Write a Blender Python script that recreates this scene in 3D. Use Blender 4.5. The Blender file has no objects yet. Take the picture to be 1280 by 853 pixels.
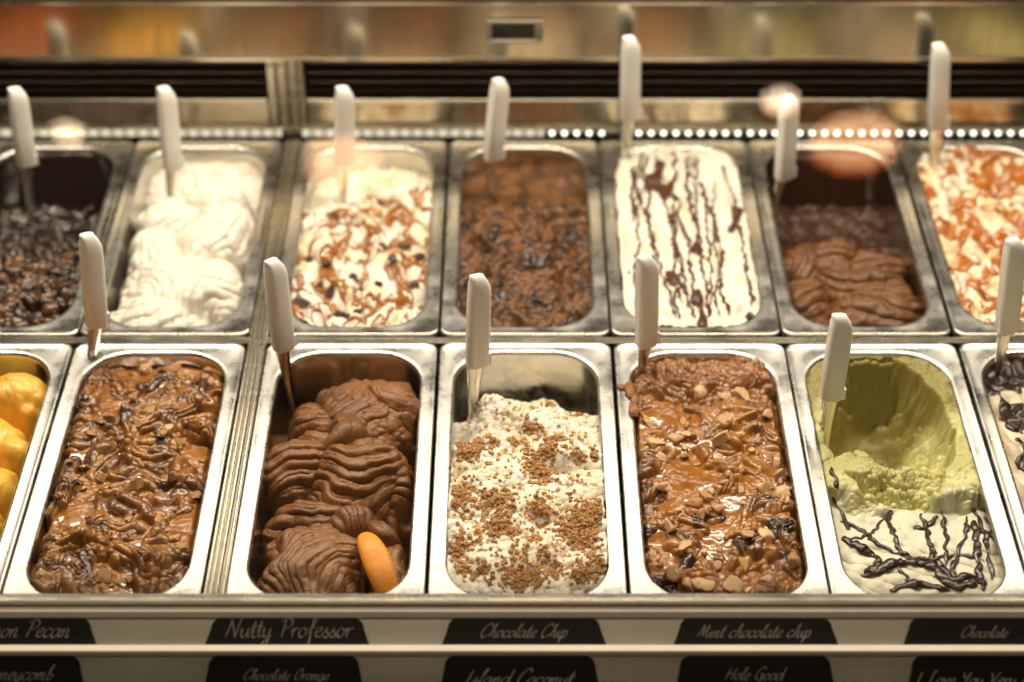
import bpy, math, random
import numpy as np

S = bpy.context.scene
COL = S.collection
rnd = random.Random(7)

# ------------------------------------------------------------------ camera
cam = bpy.data.cameras.new('camera')
cam.sensor_width = 36.0
cam.lens = 36.0 * 2359.0 / 1280.0
cam.clip_start = 0.02
cam.clip_end = 60
cam.dof.use_dof = True
cam.dof.focus_distance = 1.69
cam.dof.aperture_fstop = 2.5
camo = bpy.data.objects.new('camera', cam)
COL.objects.link(camo)
camo.location = (0.0721, -1.4739, 1.141)
camo.rotation_euler = (math.pi / 2 - 0.6601, 0, 0)
S.camera = camo

# ------------------------------------------------------------------ world and lamps (an indoor shop, warm light)
W = bpy.data.worlds.new('World')
S.world = W
W.use_nodes = True
W.node_tree.nodes['Background'].inputs[0].default_value = (1.0, 0.80, 0.52, 1)
W.node_tree.nodes['Background'].inputs[1].default_value = 0.025


def area(name, loc, target, sx, sy, power, col):
    l = bpy.data.lights.new(name, 'AREA')
    l.shape = 'RECTANGLE'
    l.size, l.size_y = sx, sy
    l.energy = power
    l.color = col
    o = bpy.data.objects.new(name, l)
    COL.objects.link(o)
    o.location = loc
    d = np.array(target, float) - np.array(loc, float)
    from mathutils import Vector
    o.rotation_euler = Vector(d).to_track_quat('-Z', 'Y').to_euler()
    return o


area('canopy_light', (0.08, 0.32, 1.05), (0.08, -0.25, 0.0), 1.9, 0.05, 33, (1.0, 0.875, 0.69))
area('back_canopy_light', (0.08, 0.47, 0.60), (0.08, -0.2, 0.0), 1.9, 0.05, 4.0, (1.0, 0.88, 0.72))
area('front_fill_light', (0.1, -1.0, 2.2), (0.1, -0.1, 0.0), 2.0, 0.7, 21, (1.0, 0.84, 0.62))  # added fill from the camera side, stands in for general room light

S.view_settings.view_transform = 'Standard'
S.view_settings.look = 'None'
S.view_settings.exposure = 0.0
S.view_settings.gamma = 1.0
S.render.engine = 'CYCLES'
S.cycles.use_denoising = True
S.cycles.max_bounces = 10
S.cycles.transparent_max_bounces = 16
S.cycles.caustics_reflective = False
S.cycles.caustics_refractive = False
S.cycles.sample_clamp_indirect = 6


# ------------------------------------------------------------------ materials
def principled(name):
    m = bpy.data.materials.new(name)
    m.use_nodes = True
    nt = m.node_tree
    return m, nt, nt.nodes['Principled BSDF']


def noise_node(nt, scale, detail=4, rough=0.55, coord='Object', stretch=None):
    tc = nt.nodes.new('ShaderNodeTexCoord')
    n = nt.nodes.new('ShaderNodeTexNoise')
    n.inputs['Scale'].default_value = scale
    n.inputs['Detail'].default_value = detail
    n.inputs['Roughness'].default_value = rough
    if stretch:
        mp = nt.nodes.new('ShaderNodeMapping')
        mp.inputs['Scale'].default_value = stretch
        nt.links.new(tc.outputs[coord], mp.inputs[0])
        nt.links.new(mp.outputs[0], n.inputs['Vector'])
    else:
        nt.links.new(tc.outputs[coord], n.inputs['Vector'])
    return n


def ramp(nt, src, a, b, ca, cb):
    r = nt.nodes.new('ShaderNodeValToRGB')
    r.color_ramp.elements[0].position = a
    r.color_ramp.elements[1].position = b
    r.color_ramp.elements[0].color = (*ca, 1) if len(ca) == 3 else ca
    r.color_ramp.elements[1].color = (*cb, 1) if len(cb) == 3 else cb
    nt.links.new(src, r.inputs[0])
    return r


def bump(nt, src, p, strength, dist):
    b = nt.nodes.new('ShaderNodeBump')
    b.inputs['Strength'].default_value = strength
    b.inputs['Distance'].default_value = dist
    nt.links.new(src, b.inputs['Height'])
    nt.links.new(b.outputs[0], p.inputs['Normal'])
    return b


def steel(name, base=(0.66, 0.62, 0.53), r0=0.2, r1=0.36, scale=60, stretch=None, bstr=0.08):
    m, nt, p = principled(name)
    p.inputs['Metallic'].default_value = 1
    n = noise_node(nt, scale, 6, 0.6, stretch=stretch)
    r = ramp(nt, n.outputs[0], 0.3, 0.75, (r0,) * 3, (r1,) * 3)
    nt.links.new(r.outputs[0], p.inputs['Roughness'])
    n2 = noise_node(nt, 14, 5, 0.65)
    c = ramp(nt, n2.outputs[0], 0.35, 0.7, tuple(v * 0.92 for v in base), base)
    nt.links.new(c.outputs[0], p.inputs['Base Color'])
    bump(nt, n.outputs[0], p, bstr, 0.0006)
    return m


def plain(name, base, rough=0.5, metal=0.0, coat=0.0, spec=0.5, sub=0.0):
    m, nt, p = principled(name)
    n = noise_node(nt, 40, 4)
    c = ramp(nt, n.outputs[0], 0.3, 0.75, tuple(v * 0.9 for v in base), base)
    nt.links.new(c.outputs[0], p.inputs['Base Color'])
    p.inputs['Roughness'].default_value = rough
    p.inputs['Metallic'].default_value = metal
    p.inputs['Coat Weight'].default_value = coat
    p.inputs['Specular IOR Level'].default_value = spec
    if sub:
        p.inputs['Subsurface Weight'].default_value = sub
        p.inputs['Subsurface Scale'].default_value = 0.004
        p.inputs['Subsurface Radius'].default_value = (1, .8, .6)
    return m


def cream(name, rough=0.42, sub=0.25, sscale=0.004, coat=0.0, bscale=420, bstr=0.35, spec=0.5):
    """gelato: colour from the mesh attribute, fine icy relief"""
    m, nt, p = principled(name)
    a = nt.nodes.new('ShaderNodeAttribute')
    a.attribute_name = 'Col'
    n = noise_node(nt, 90, 5, 0.6)
    mx = nt.nodes.new('ShaderNodeMix')
    mx.data_type = 'RGBA'
    mx.blend_type = 'MULTIPLY'
    mx.inputs['Factor'].default_value = 1.0
    rr = ramp(nt, n.outputs[0], 0.3, 0.7, (0.84, 0.82, 0.80), (1, 1, 1))
    nt.links.new(a.outputs['Color'], mx.inputs['A'])
    nt.links.new(rr.outputs[0], mx.inputs['B'])
    nt.links.new(mx.outputs['Result'], p.inputs['Base Color'])
    p.inputs['Roughness'].default_value = rough
    p.inputs['Subsurface Weight'].default_value = sub
    p.inputs['Subsurface Scale'].default_value = sscale
    p.inputs['Subsurface Radius'].default_value = (1.0, 0.75, 0.5)
    p.inputs['Coat Weight'].default_value = coat
    p.inputs['Coat Roughness'].default_value = 0.12
    p.inputs['Specular IOR Level'].default_value = spec
    n2 = noise_node(nt, bscale, 3, 0.6)
    bump(nt, n2.outputs[0], p, bstr, 0.0012)
    return m


def sauce(name, base, rough=0.26, coat=0.25, var=0.6):
    m, nt, p = principled(name)
    n = noise_node(nt, 70, 4, 0.6)
    c = ramp(nt, n.outputs[0], 0.3, 0.7, tuple(v * var for v in base), base)
    nt.links.new(c.outputs[0], p.inputs['Base Color'])
    p.inputs['Roughness'].default_value = rough
    p.inputs['Coat Weight'].default_value = coat
    p.inputs['Coat Roughness'].default_value = 0.06
    p.inputs['Subsurface Weight'].default_value = 0.12
    p.inputs['Subsurface Scale'].default_value = 0.003
    n2 = noise_node(nt, 150, 3)
    bump(nt, n2.outputs[0], p, 0.22, 0.001)
    return m


def chunkmat(name, ca, cb, rough=0.45, coat=0.0, bscale=300, nscale=130):
    m, nt, p = principled(name)
    oi = nt.nodes.new('ShaderNodeObjectInfo')
    n = noise_node(nt, nscale, 4, 0.6, coord='Object')
    ad = nt.nodes.new('ShaderNodeMath')
    ad.operation = 'MULTIPLY_ADD'
    ad.inputs[1].default_value = 0.55
    nt.links.new(oi.outputs['Random'], ad.inputs[0])
    sub = nt.nodes.new('ShaderNodeMath')
    sub.operation = 'SUBTRACT'
    sub.inputs[1].default_value = 0.28
    nt.links.new(n.outputs[0], sub.inputs[0])
    nt.links.new(sub.outputs[0], ad.inputs[2])
    c = ramp(nt, ad.outputs[0], 0.15, 0.75, ca, cb)
    nt.links.new(c.outputs[0], p.inputs['Base Color'])
    p.inputs['Roughness'].default_value = rough
    p.inputs['Coat Weight'].default_value = coat
    p.inputs['Coat Roughness'].default_value = 0.1
    n2 = noise_node(nt, bscale, 4)
    bump(nt, n2.outputs[0], p, 0.5, 0.0015)
    return m


def emit(name, col, strength):
    m = bpy.data.materials.new(name)
    m.use_nodes = True
    nt = m.node_tree
    nt.nodes.clear()
    e = nt.nodes.new('ShaderNodeEmission')
    e.inputs[0].default_value = (*col, 1)
    e.inputs[1].default_value = strength
    o = nt.nodes.new('ShaderNodeOutputMaterial')
    nt.links.new(e.outputs[0], o.inputs[0])
    return m


def striped(name):
    """plastic cover over the row of small lights behind it"""
    m = emit(name, (1.0, 0.90, 0.68), 1.0)
    nt = m.node_tree
    e = [n for n in nt.nodes if n.type == 'EMISSION'][0]
    tc = nt.nodes.new('ShaderNodeTexCoord')
    w = nt.nodes.new('ShaderNodeTexWave')
    w.inputs['Scale'].default_value = 22.0
    w.inputs['Distortion'].default_value = 0.0
    nt.links.new(tc.outputs['Object'], w.inputs['Vector'])
    r = ramp(nt, w.outputs['Fac'], 0.0, 1.0, (0.50, 0.42, 0.28), (1.0, 0.90, 0.68))
    nt.links.new(r.outputs[0], e.inputs[0])
    return m


def lampglow(name, ca, cb, strength):
    """added glow disc: streaks of the lit copper inside painted into the emission"""
    m = emit(name, ca, strength)
    nt = m.node_tree
    e = [n for n in nt.nodes if n.type == 'EMISSION'][0]
    n = noise_node(nt, 26, 3, 0.6, stretch=(1, 3.2, 1))
    r = ramp(nt, n.outputs[0], 0.42, 0.62, tuple(v * 0.45 for v in ca), cb)
    nt.links.new(r.outputs[0], e.inputs[0])
    return m


def glassmat():
    m = bpy.data.materials.new('clear_glass')
    m.use_nodes = True
    nt = m.node_tree
    nt.nodes.clear()
    t = nt.nodes.new('ShaderNodeBsdfTransparent')
    t.inputs[0].default_value = (0.985, 0.985, 0.97, 1)
    g = nt.nodes.new('ShaderNodeBsdfGlossy')
    g.inputs['Roughness'].default_value = 0.0
    lw = nt.nodes.new('ShaderNodeLayerWeight')
    pw = nt.nodes.new('ShaderNodeMath')
    pw.operation = 'POWER'
    pw.inputs[1].default_value = 5
    nt.links.new(lw.outputs['Facing'], pw.inputs[0])
    ma = nt.nodes.new('ShaderNodeMath')
    ma.operation = 'MULTIPLY_ADD'
    ma.inputs[1].default_value = 0.96
    ma.inputs[2].default_value = 0.04
    nt.links.new(pw.outputs[0], ma.inputs[0])
    mx = nt.nodes.new('ShaderNodeMixShader')
    nt.links.new(ma.outputs[0], mx.inputs[0])
    nt.links.new(t.outputs[0], mx.inputs[1])
    nt.links.new(g.outputs[0], mx.inputs[2])
    o = nt.nodes.new('ShaderNodeOutputMaterial')
    nt.links.new(mx.outputs[0], o.inputs[0])
    return m


def cream_peel():
    m = plain('orange_peel', (0.86, 0.31, 0.02), 0.42, coat=0.1, sub=0.1)
    nt = m.node_tree
    v = nt.nodes.new('ShaderNodeTexVoronoi')
    v.inputs['Scale'].default_value = 900
    tc = nt.nodes.new('ShaderNodeTexCoord')
    nt.links.new(tc.outputs['Object'], v.inputs['Vector'])
    bump(nt, v.outputs['Distance'], nt.nodes['Principled BSDF'], 0.5, 0.0006)
    return m


M = dict(
    pan=steel('pan_steel', (0.66, 0.645, 0.61), 0.18, 0.44, 28, None, 0.06),
    basin=steel('basin_steel', (0.60, 0.575, 0.51), 0.14, 0.26, 30, None, 0.05),
    bar=steel('bar_steel', (0.70, 0.65, 0.55), 0.18, 0.32, 80, (0.2, 1, 1)),
    panel=steel('brushed_panel_steel', (0.62, 0.55, 0.42), 0.12, 0.22, 70, (1.0, 1, 0.04), 0.12),
    front=steel('front_panel_steel', (0.50, 0.485, 0.41), 0.42, 0.55, 60, (0.1, 1, 1), 0.05),
    acry=plain('pale_edge_strip', (0.62, 0.56, 0.46), 0.25, coat=0.3),
    dark=plain('dark_well', (0.02, 0.018, 0.015), 0.7),
    slat=plain('bronze_slat', (0.07, 0.046, 0.028), 0.3, 0.7),
    shelf=plain('brown_shelf', (0.12, 0.095, 0.06), 0.4),
    handle=plain('white_handle', (0.93, 0.91, 0.87), 0.28),
    blade=steel('blade_steel', (0.70, 0.66, 0.58), 0.12, 0.24, 70),
    card=plain('black_card', (0.006, 0.006, 0.005), 0.38, spec=0.3),
    chalk=plain('cream_lettering', (0.24, 0.22, 0.165), 0.7),
    screen=plain('black_screen', (0.004, 0.004, 0.004), 0.15),
    bezel=plain('grey_bezel', (0.24, 0.21, 0.16), 0.4, 0.3),
    led=emit('led_light', (1.0, 0.93, 0.78), 4.0),
    ledboard=striped('lit_diffuser'),
    copper=plain('copper', (0.85, 0.36, 0.17), 0.22, 1.0),
    lamp_disc=lampglow('lamp_glow', (1.0, 0.30, 0.09), (1.0, 0.60, 0.30), 14), spot=emit('spot_glow', (1.0, 0.74, 0.48), 24),
    glass=glassmat(),
    cream=cream('gelato_milk', 0.45, 0.15, 0.003),
    choc=cream('gelato_chocolate', 0.36, 0.0, 0.003, bstr=0.4, spec=0.30),
    rough=cream('gelato_icy', 0.5, 0.1, 0.002, bscale=300, bstr=0.5),
    fruit=cream('gelato_fruit', 0.35, 0.3, 0.005, bscale=250, bstr=0.25),
    wet=cream('gelato_wet', 0.24, 0.0, 0.003, 0.2, bstr=0.2, spec=0.5),
    caramel=sauce('caramel', (0.33, 0.125, 0.02), 0.2, 0.4),
    ocaramel=sauce('light_caramel', (0.46, 0.15, 0.018), 0.2, 0.5),
    dsauce=sauce('dark_chocolate_sauce', (0.030, 0.011, 0.006), 0.32, 0.15),
    msauce=sauce('milk_chocolate_sauce', (0.075, 0.028, 0.013), 0.3, 0.15, 0.8),
    nut=chunkmat('nut', (0.40, 0.17, 0.045), (0.76, 0.52, 0.27), 0.35, 0.35),
    brit=chunkmat('brittle', (0.24, 0.10, 0.028), (0.62, 0.36, 0.15), 0.3, 0.4),
    crumb=chunkmat('biscuit', (0.24, 0.105, 0.028), (0.70, 0.42, 0.16), 0.75, nscale=420),
    chip=chunkmat('dark_chip', (0.014, 0.006, 0.003), (0.05, 0.02, 0.01), 0.35, 0.2),
    peel=cream_peel(),
    pulp=plain('orange_flesh', (0.92, 0.46, 0.06), 0.3, coat=0.3, sub=0.3),
)


# ------------------------------------------------------------------ mesh helpers
def tag(o, label=None, cat=None, group=None, kind=None):
    if label:
        o['label'] = label
    if cat:
        o['category'] = cat
    if group:
        o['group'] = group
    if kind:
        o['kind'] = kind
    return o


def link(name, me, mat, parent=None, loc=None):
    o = bpy.data.objects.new(name, me)
    COL.objects.link(o)
    if mat is not None and not me.materials:
        me.materials.append(mat)
    if parent is not None:
        o.parent = parent
    if loc is not None:
        o.location = loc
    return o


def empty(name, loc=(0, 0, 0)):
    o = bpy.data.objects.new(name, None)
    o.empty_display_size = 0.02
    COL.objects.link(o)
    o.location = loc
    return o


def np_mesh(name, V, Q, cols=None, smooth=True):
    me = bpy.data.meshes.new(name)
    V = np.asarray(V, np.float32)
    Q = np.asarray(Q, np.int32)
    me.vertices.add(len(V))
    me.vertices.foreach_set('co', V.ravel())
    k = Q.shape[1]
    me.loops.add(Q.size)
    me.loops.foreach_set('vertex_index', Q.ravel())
    me.polygons.add(len(Q))
    me.polygons.foreach_set('loop_start', np.arange(0, Q.size, k, dtype=np.int32))
    me.polygons.foreach_set('use_smooth', np.full(len(Q), smooth, bool))
    if cols is not None:
        at = me.color_attributes.new('Col', 'FLOAT_COLOR', 'POINT')
        c = np.ones((len(V), 4), np.float32)
        c[:, :3] = cols
        at.data.foreach_set('color', c.ravel())
    me.update(calc_edges=True)
    return me


def py_mesh(name, V, F, smooth=False):
    me = bpy.data.meshes.new(name)
    me.from_pydata([tuple(map(float, v)) for v in V], [], F)
    me.polygons.foreach_set('use_smooth', [smooth] * len(me.polygons))
    me.update()
    return me


def box_data(c, s, bev=0.0):
    """a box with chamfered long edges"""
    x, y, z = (v / 2 for v in s)
    b = min(bev, x * .9, y * .9, z * .9)
    V, F = [], []
    if b <= 0:
        V = [(sx * x, sy * y, sz * z) for sx in (-1, 1) for sy in (-1, 1) for sz in (-1, 1)]
        F = [(0, 1, 3, 2), (4, 6, 7, 5), (0, 4, 5, 1), (2, 3, 7, 6), (0, 2, 6, 4), (1, 5, 7, 3)]
    else:
        prof = [(-y + b, -z), (y - b, -z), (y, -z + b), (y, z - b), (y - b, z), (-y + b, z), (-y, z - b), (-y, -z + b)]
        for sx in (-1, 1):
            V += [(sx * x, p, q) for p, q in prof]
        F = [tuple(reversed(range(8))) if False else tuple(range(7, -1, -1)), tuple(range(8, 16))]
        for i in range(8):
            j = (i + 1) % 8
            F.append((i, j, 8 + j, 8 + i))
    V = [(v[0] + c[0], v[1] + c[1], v[2] + c[2]) for v in V]
    return V, F


def box(name, c, s, mat, parent=None, bev=0.0):
    V, F = box_data(c, s, bev)
    return link(name, py_mesh(name, V, F), mat, parent)


def extrude_x(name, prof, x0, x1, mat, parent=None):
    """closed (y, z) outline swept along x"""
    n = len(prof)
    V = [(x0, y, z) for y, z in prof] + [(x1, y, z) for y, z in prof]
    F = [tuple(range(n - 1, -1, -1)), tuple(range(n, 2 * n))]
    F += [(i, (i + 1) % n, n + (i + 1) % n, n + i) for i in range(n)]
    return link(name, py_mesh(name, V, F), mat, parent)


def bar_y(name, x, z, w, h, y0, y1, mat, parent, b=0.0012):
    """chamfered bar running along y"""
    hw = w / 2
    prof = [(x - hw, z - h), (x + hw, z - h), (x + hw, z - b), (x + hw - b, z), (x - hw + b, z), (x - hw, z - b)]
    n = len(prof)
    V = [(p, y0, q) for p, q in prof] + [(p, y1, q) for p, q in prof]
    F = [tuple(range(n)), tuple(range(2 * n - 1, n - 1, -1))]
    F += [(i, n + i, n + (i + 1) % n, (i + 1) % n) for i in range(n)]
    return link(name, py_mesh(name, V, F), mat, parent)


def rr(hx, hy, r, z, n=9):
    out = []
    for cx, cy, a0 in ((hx - r, hy - r, 0), (-hx + r, hy - r, 90), (-hx + r, -hy + r, 180), (hx - r, -hy + r, 270)):
        for i in range(n + 1):
            a = math.radians(a0 + 90 * i / n)
            out.append((cx + r * math.cos(a), cy + r * math.sin(a), z))
    return out


def loft(rings, cap0=False, cap1=False):
    n = len(rings[0])
    V = [p for r in rings for p in r]
    F = []
    for k in range(len(rings) - 1):
        for i in range(n):
            j = (i + 1) % n
            F.append((k * n + i, k * n + j, (k + 1) * n + j, (k + 1) * n + i))
    if cap0:
        F.append(tuple(range(n - 1, -1, -1)))
    if cap1:
        F.append(tuple((len(rings) - 1) * n + i for i in range(n)))
    return V, F


# ------------------------------------------------------------------ noise
_rg = np.random.RandomState(11)
_G = _rg.rand(8, 128, 128) * 2 * np.pi
_GX, _GY = np.cos(_G), np.sin(_G)


def N(x, y, s, seed=0):
    x = np.asarray(x) / s + seed * 17.31 + 50
    y = np.asarray(y) / s + seed * 9.77 + 50
    k = seed % 8
    xi = np.floor(x).astype(int)
    yi = np.floor(y).astype(int)
    fx, fy = x - xi, y - yi
    u = fx * fx * fx * (fx * (fx * 6 - 15) + 10)
    v = fy * fy * fy * (fy * (fy * 6 - 15) + 10)

    def g(i, j):
        a, b = (xi + i) & 127, (yi + j) & 127
        return _GX[k][a, b] * (fx - i) + _GY[k][a, b] * (fy - j)
    return 1.5 * ((g(0, 0) * (1 - u) + g(1, 0) * u) * (1 - v) + (g(0, 1) * (1 - u) + g(1, 1) * u) * v)


def fbm(x, y, s, o=4, seed=0, gain=0.5):
    t, a = 0, 1.0
    for i in range(o):
        t = t + a * N(x, y, s / 2 ** i, seed + i * 3)
        a *= gain
    return t


def ridged(x, y, s, o=3, seed=0):
    t, a = 0, 1.0
    for i in range(o):
        t = t + a * (1 - np.abs(N(x, y, s / 2 ** i, seed + i * 3)) * 1.6)
        a *= 0.5
    return t / 1.75


def worley(x, y, s, seed=0):
    r = np.random.RandomState(100 + seed)
    jx, jy, jid = r.rand(64, 64), r.rand(64, 64), r.rand(64, 64)
    x = np.asarray(x) / s + 20
    y = np.asarray(y) / s + 20
    xi, yi = np.floor(x).astype(int), np.floor(y).astype(int)
    f1 = np.full(x.shape, 9.0)
    f2 = np.full(x.shape, 9.0)
    idv = np.zeros(x.shape)
    for i in (-1, 0, 1):
        for j in (-1, 0, 1):
            a, b = (xi + i) & 63, (yi + j) & 63
            d = np.hypot(xi + i + jx[a, b] - x, yi + j + jy[a, b] - y)
            m = d < f1
            f2 = np.where(m, f1, np.minimum(f2, d))
            idv = np.where(m, jid[a, b], idv)
            f1 = np.where(m, d, f1)
    return f1, f2, idv


def sstep(a, b, x):
    t = np.clip((x - a) / (b - a), 0, 1)
    return t * t * (3 - 2 * t)


def smax(a, b, k):
    h = np.clip(0.5 + 0.5 * (a - b) / k, 0, 1)
    return b * (1 - h) + a * h + k * h * (1 - h)


def mixc(a, b, t):
    t = np.asarray(t)[..., None]
    return np.asarray(a) * (1 - t) + np.asarray(b) * t


HX, HY, HR = 0.0685, 0.1665, 0.044       # pan opening, half sizes and corner radius


def grid(nx, ny):
    x = np.linspace(-HX - .0015, HX + .0015, nx)
    y = np.linspace(-HY - .0015, HY + .0015, ny)
    return np.meshgrid(x, y, indexing='ij')


def sheet(name, X, Y, Z, mat, parent=None, cols=None, keep=None, push=0.0):
    """height-field mesh clipped to the pan opening; steep flanks are pushed outwards into small overhangs"""
    nx, ny = X.shape
    qx, qy = np.abs(X) - (HX + .001 - HR), np.abs(Y) - (HY + .001 - HR)
    d = np.hypot(np.maximum(qx, 0), np.maximum(qy, 0)) + np.minimum(np.maximum(qx, qy), 0) - HR
    ok = d < 0.0
    if keep is not None:
        ok &= keep
    XX, YY = X, Y
    if push:
        sx, sy = X[1, 0] - X[0, 0], Y[0, 1] - Y[0, 0]
        gx, gy = np.gradient(Z, sx, sy)
        for _ in range(2):
            for g in (gx, gy):
                g[1:-1, 1:-1] = (g[1:-1, 1:-1] * 2 + g[:-2, 1:-1] + g[2:, 1:-1] + g[1:-1, :-2] + g[1:-1, 2:]) / 6
        mag = np.hypot(gx, gy) + 1e-6
        k = push * np.tanh(mag / 1.2) / mag
        XX, YY = X - gx * k, Y - gy * k
    idx = np.arange(nx * ny).reshape(nx, ny)
    q = ok[:-1, :-1] & ok[1:, :-1] & ok[1:, 1:] & ok[:-1, 1:]
    Q = np.stack([idx[:-1, :-1][q], idx[1:, :-1][q], idx[1:, 1:][q], idx[:-1, 1:][q]], 1)
    used = np.unique(Q)
    re = np.full(nx * ny, -1)
    re[used] = np.arange(len(used))
    V = np.stack([XX.ravel(), YY.ravel(), Z.ravel()], 1)[used]
    C = None if cols is None else cols.reshape(-1, 3)[used]
    o = link(name, np_mesh(name, V, re[Q], C), mat, parent)
    if keep is not None:
        o['kind'] = 'stuff'
    return o


def groove(t, pk=0.5):
    """ridges with a sharp valley; pk < 1 moves the crest towards the steep side"""
    f = t - np.floor(t)
    return np.where(f < pk, np.sin(np.pi / 2 * f / pk), np.cos(np.pi / 2 * (f - pk) / (1 - pk))) ** 0.8


def blobs(X, Y, L, floor, k=0.004, seed=0, pk=0.72, warp=0.006):
    """dollops laid with a spatula: centre, radii, turn, top, base height, groove angle, spacing, depth, bend[, fall]"""
    Z = np.zeros_like(X) + floor
    X, Y = X + warp * fbm(X, Y, 0.045, 2, seed + 2), Y + warp * fbm(X, Y, 0.045, 2, seed + 6)
    for i, q in enumerate(L):
        cx, cy, rx, ry, rot, top, base, ga, wl, amp, bend = q[:11]
        fall = q[11] if len(q) > 11 else 0.0
        c, s = math.cos(math.radians(rot)), math.sin(math.radians(rot))
        u = (X - cx) * c + (Y - cy) * s
        v = -(X - cx) * s + (Y - cy) * c
        wob = 1 + 0.18 * N(X, Y, 0.024, seed + i) + 0.07 * N(X, Y, 0.008, seed + i + 3)
        d = (np.abs(u / rx) ** 2.6 + np.abs(v / ry) ** 2.6) ** (1 / 2.6) / wob
        pr = np.clip(1 - d ** 2.6, 0, 1) ** 0.55
        a, b = math.cos(math.radians(ga)), math.sin(math.radians(ga))
        t = u * a + v * b
        w = -u * b + v * a
        t = t + bend * w * w + 0.004 * N(X, Y, 0.035, seed + i + 5) + 0.0012 * N(X, Y, 0.010, seed + i + 1)
        vary = 0.7 + 0.6 * N(t * 0.6, w * 0.25, 0.012, seed + i + 2)
        z = base + (top - base) * pr + fall * v / ry * pr
        z = z + amp * np.clip(vary, 0.25, 1.3) * (groove(t / wl, pk) - 0.6) * np.clip(pr * 1.8, 0, 1)
        z = z + 0.30 * amp * (groove(t / wl * 2.6, pk) - 0.5) * np.clip(0.5 + 1.2 * N(X, Y, 0.02, seed + i + 4), 0, 1)
        z = z + 0.0006 * N(t, w * 0.05, 0.0016, seed + i) * min(1.0, amp / 0.003)
        z = np.where(d < 1.0, z, floor - 0.02)
        Z = smax(Z, z, k)
    return Z


def hat(X, Y, Z):
    x0, y0 = X[0, 0], Y[0, 0]
    sx, sy = X[1, 0] - x0, Y[0, 1] - y0

    def f(x, y):
        i = int(min(max(round((x - x0) / sx), 0), X.shape[0] - 1))
        j = int(min(max(round((y - y0) / sy), 0), X.shape[1] - 1))
        return float(Z[i, j])
    return f


def inside(x, y, m=0.004):
    qx, qy = abs(x) - (HX - HR), abs(y) - (HY - HR)
    return math.hypot(max(qx, 0), max(qy, 0)) + min(max(qx, qy), 0) - HR < -m


# ------------------------------------------------------------------ chunk shapes (shared mesh data)
def ico(sub):
    t = (1 + 5 ** .5) / 2
    V = [np.array(v, float) for v in ((-1, t, 0), (1, t, 0), (-1, -t, 0), (1, -t, 0), (0, -1, t), (0, 1, t), (0, -1, -t), (0, 1, -t), (t, 0, -1), (t, 0, 1), (-t, 0, -1), (-t, 0, 1))]
    F = [(0, 11, 5), (0, 5, 1), (0, 1, 7), (0, 7, 10), (0, 10, 11), (1, 5, 9), (5, 11, 4), (11, 10, 2), (10, 7, 6), (7, 1, 8), (3, 9, 4), (3, 4, 2), (3, 2, 6), (3, 6, 8), (3, 8, 9), (4, 9, 5), (2, 4, 11), (6, 2, 10), (8, 6, 7), (9, 8, 1)]
    V = [v / np.linalg.norm(v) for v in V]
    for _ in range(sub):
        c, nf = {}, []

        def mid(a, b):
            k = (min(a, b), max(a, b))
            if k not in c:
                m = V[a] + V[b]
                V.append(m / np.linalg.norm(m))
                c[k] = len(V) - 1
            return c[k]
        for a, b, d in F:
            x, y, z = mid(a, b), mid(b, d), mid(d, a)
            nf += [(a, x, z), (b, y, x), (d, z, y), (x, y, z)]
        F = nf
    return np.array(V), F


def chunk_variants(name, n, sub, cuts, jag, flat, mat, smooth, seed):
    out = []
    r = np.random.RandomState(seed)
    for k in range(n):
        V, F = ico(sub)
        V = V * (1 + jag * r.randn(len(V), 1))
        for _ in range(cuts):
            d = r.randn(3)
            d /= np.linalg.norm(d)
            lim = r.uniform(0.35, 0.7)
            p = V @ d
            V = V - np.outer(np.maximum(p - lim, 0), d)
        V = V * np.array([1, r.uniform(.65, .95), flat * r.uniform(.8, 1.2)])
        me = py_mesh(name, V, F, smooth)
        me.materials.append(M[mat])
        out.append(me)
    return out


CH = dict(
    nut=chunk_variants('nut_piece', 7, 2, 5, 0.10, 0.75, 'nut', True, 1),
    brit=chunk_variants('brittle_piece', 7, 2, 6, 0.10, 0.6, 'brit', False, 2),
    chip=chunk_variants('chocolate_chip', 6, 1, 5, 0.12, 0.5, 'chip', False, 3),
)


def put_chunk(kind, name, x, y, z, size, parent, r, tilt=0.7):
    me = r.choice(CH[kind])
    o = link(name, me, None, parent)
    o.location = (x, y, z)
    o.rotation_euler = (r.uniform(-tilt, tilt), r.uniform(-tilt, tilt), r.uniform(0, 6.28))
    o.scale = (size, size * r.uniform(.7, 1.1), size * r.uniform(.8, 1.1))
    return o


def granules(name, clusters, f, mat, parent, seed, size=(0.0012, 0.0032), dens=1.0):
    r = random.Random(seed)
    base, F0 = ico(1)
    rs = np.random.RandomState(seed)
    VV, FF, n = [], [], 0
    F0 = np.array(F0)
    for cx, cy, rad in clusters:
        cnt = int(dens * (rad / 0.0021) ** 2) + 3
        for _ in range(cnt):
            d = abs(r.gauss(0, 0.72)) * rad
            a = r.uniform(0, 6.283)
            x, y = cx + d * math.cos(a), cy + d * math.sin(a)
            if not inside(x, y, 0.003):
                continue
            s = r.uniform(*size)
            hump = 0.0035 * max(0, 1 - d / rad)
            z = f(x, y) + s * 0.35 + r.uniform(0, 1) * hump
            v = base * (1 + 0.2 * rs.randn(len(base), 1)) * s * np.array([1, rs.uniform(.7, 1.2), rs.uniform(.6, 1)])
            VV.append(v + np.array([x, y, z]))
            FF.append(F0 + n)
            n += len(base)
    me = np_mesh(name, np.concatenate(VV), np.concatenate(FF), smooth=False)
    o = link(name, me, M[mat], parent)
    o['kind'] = 'stuff'
    return o


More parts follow.
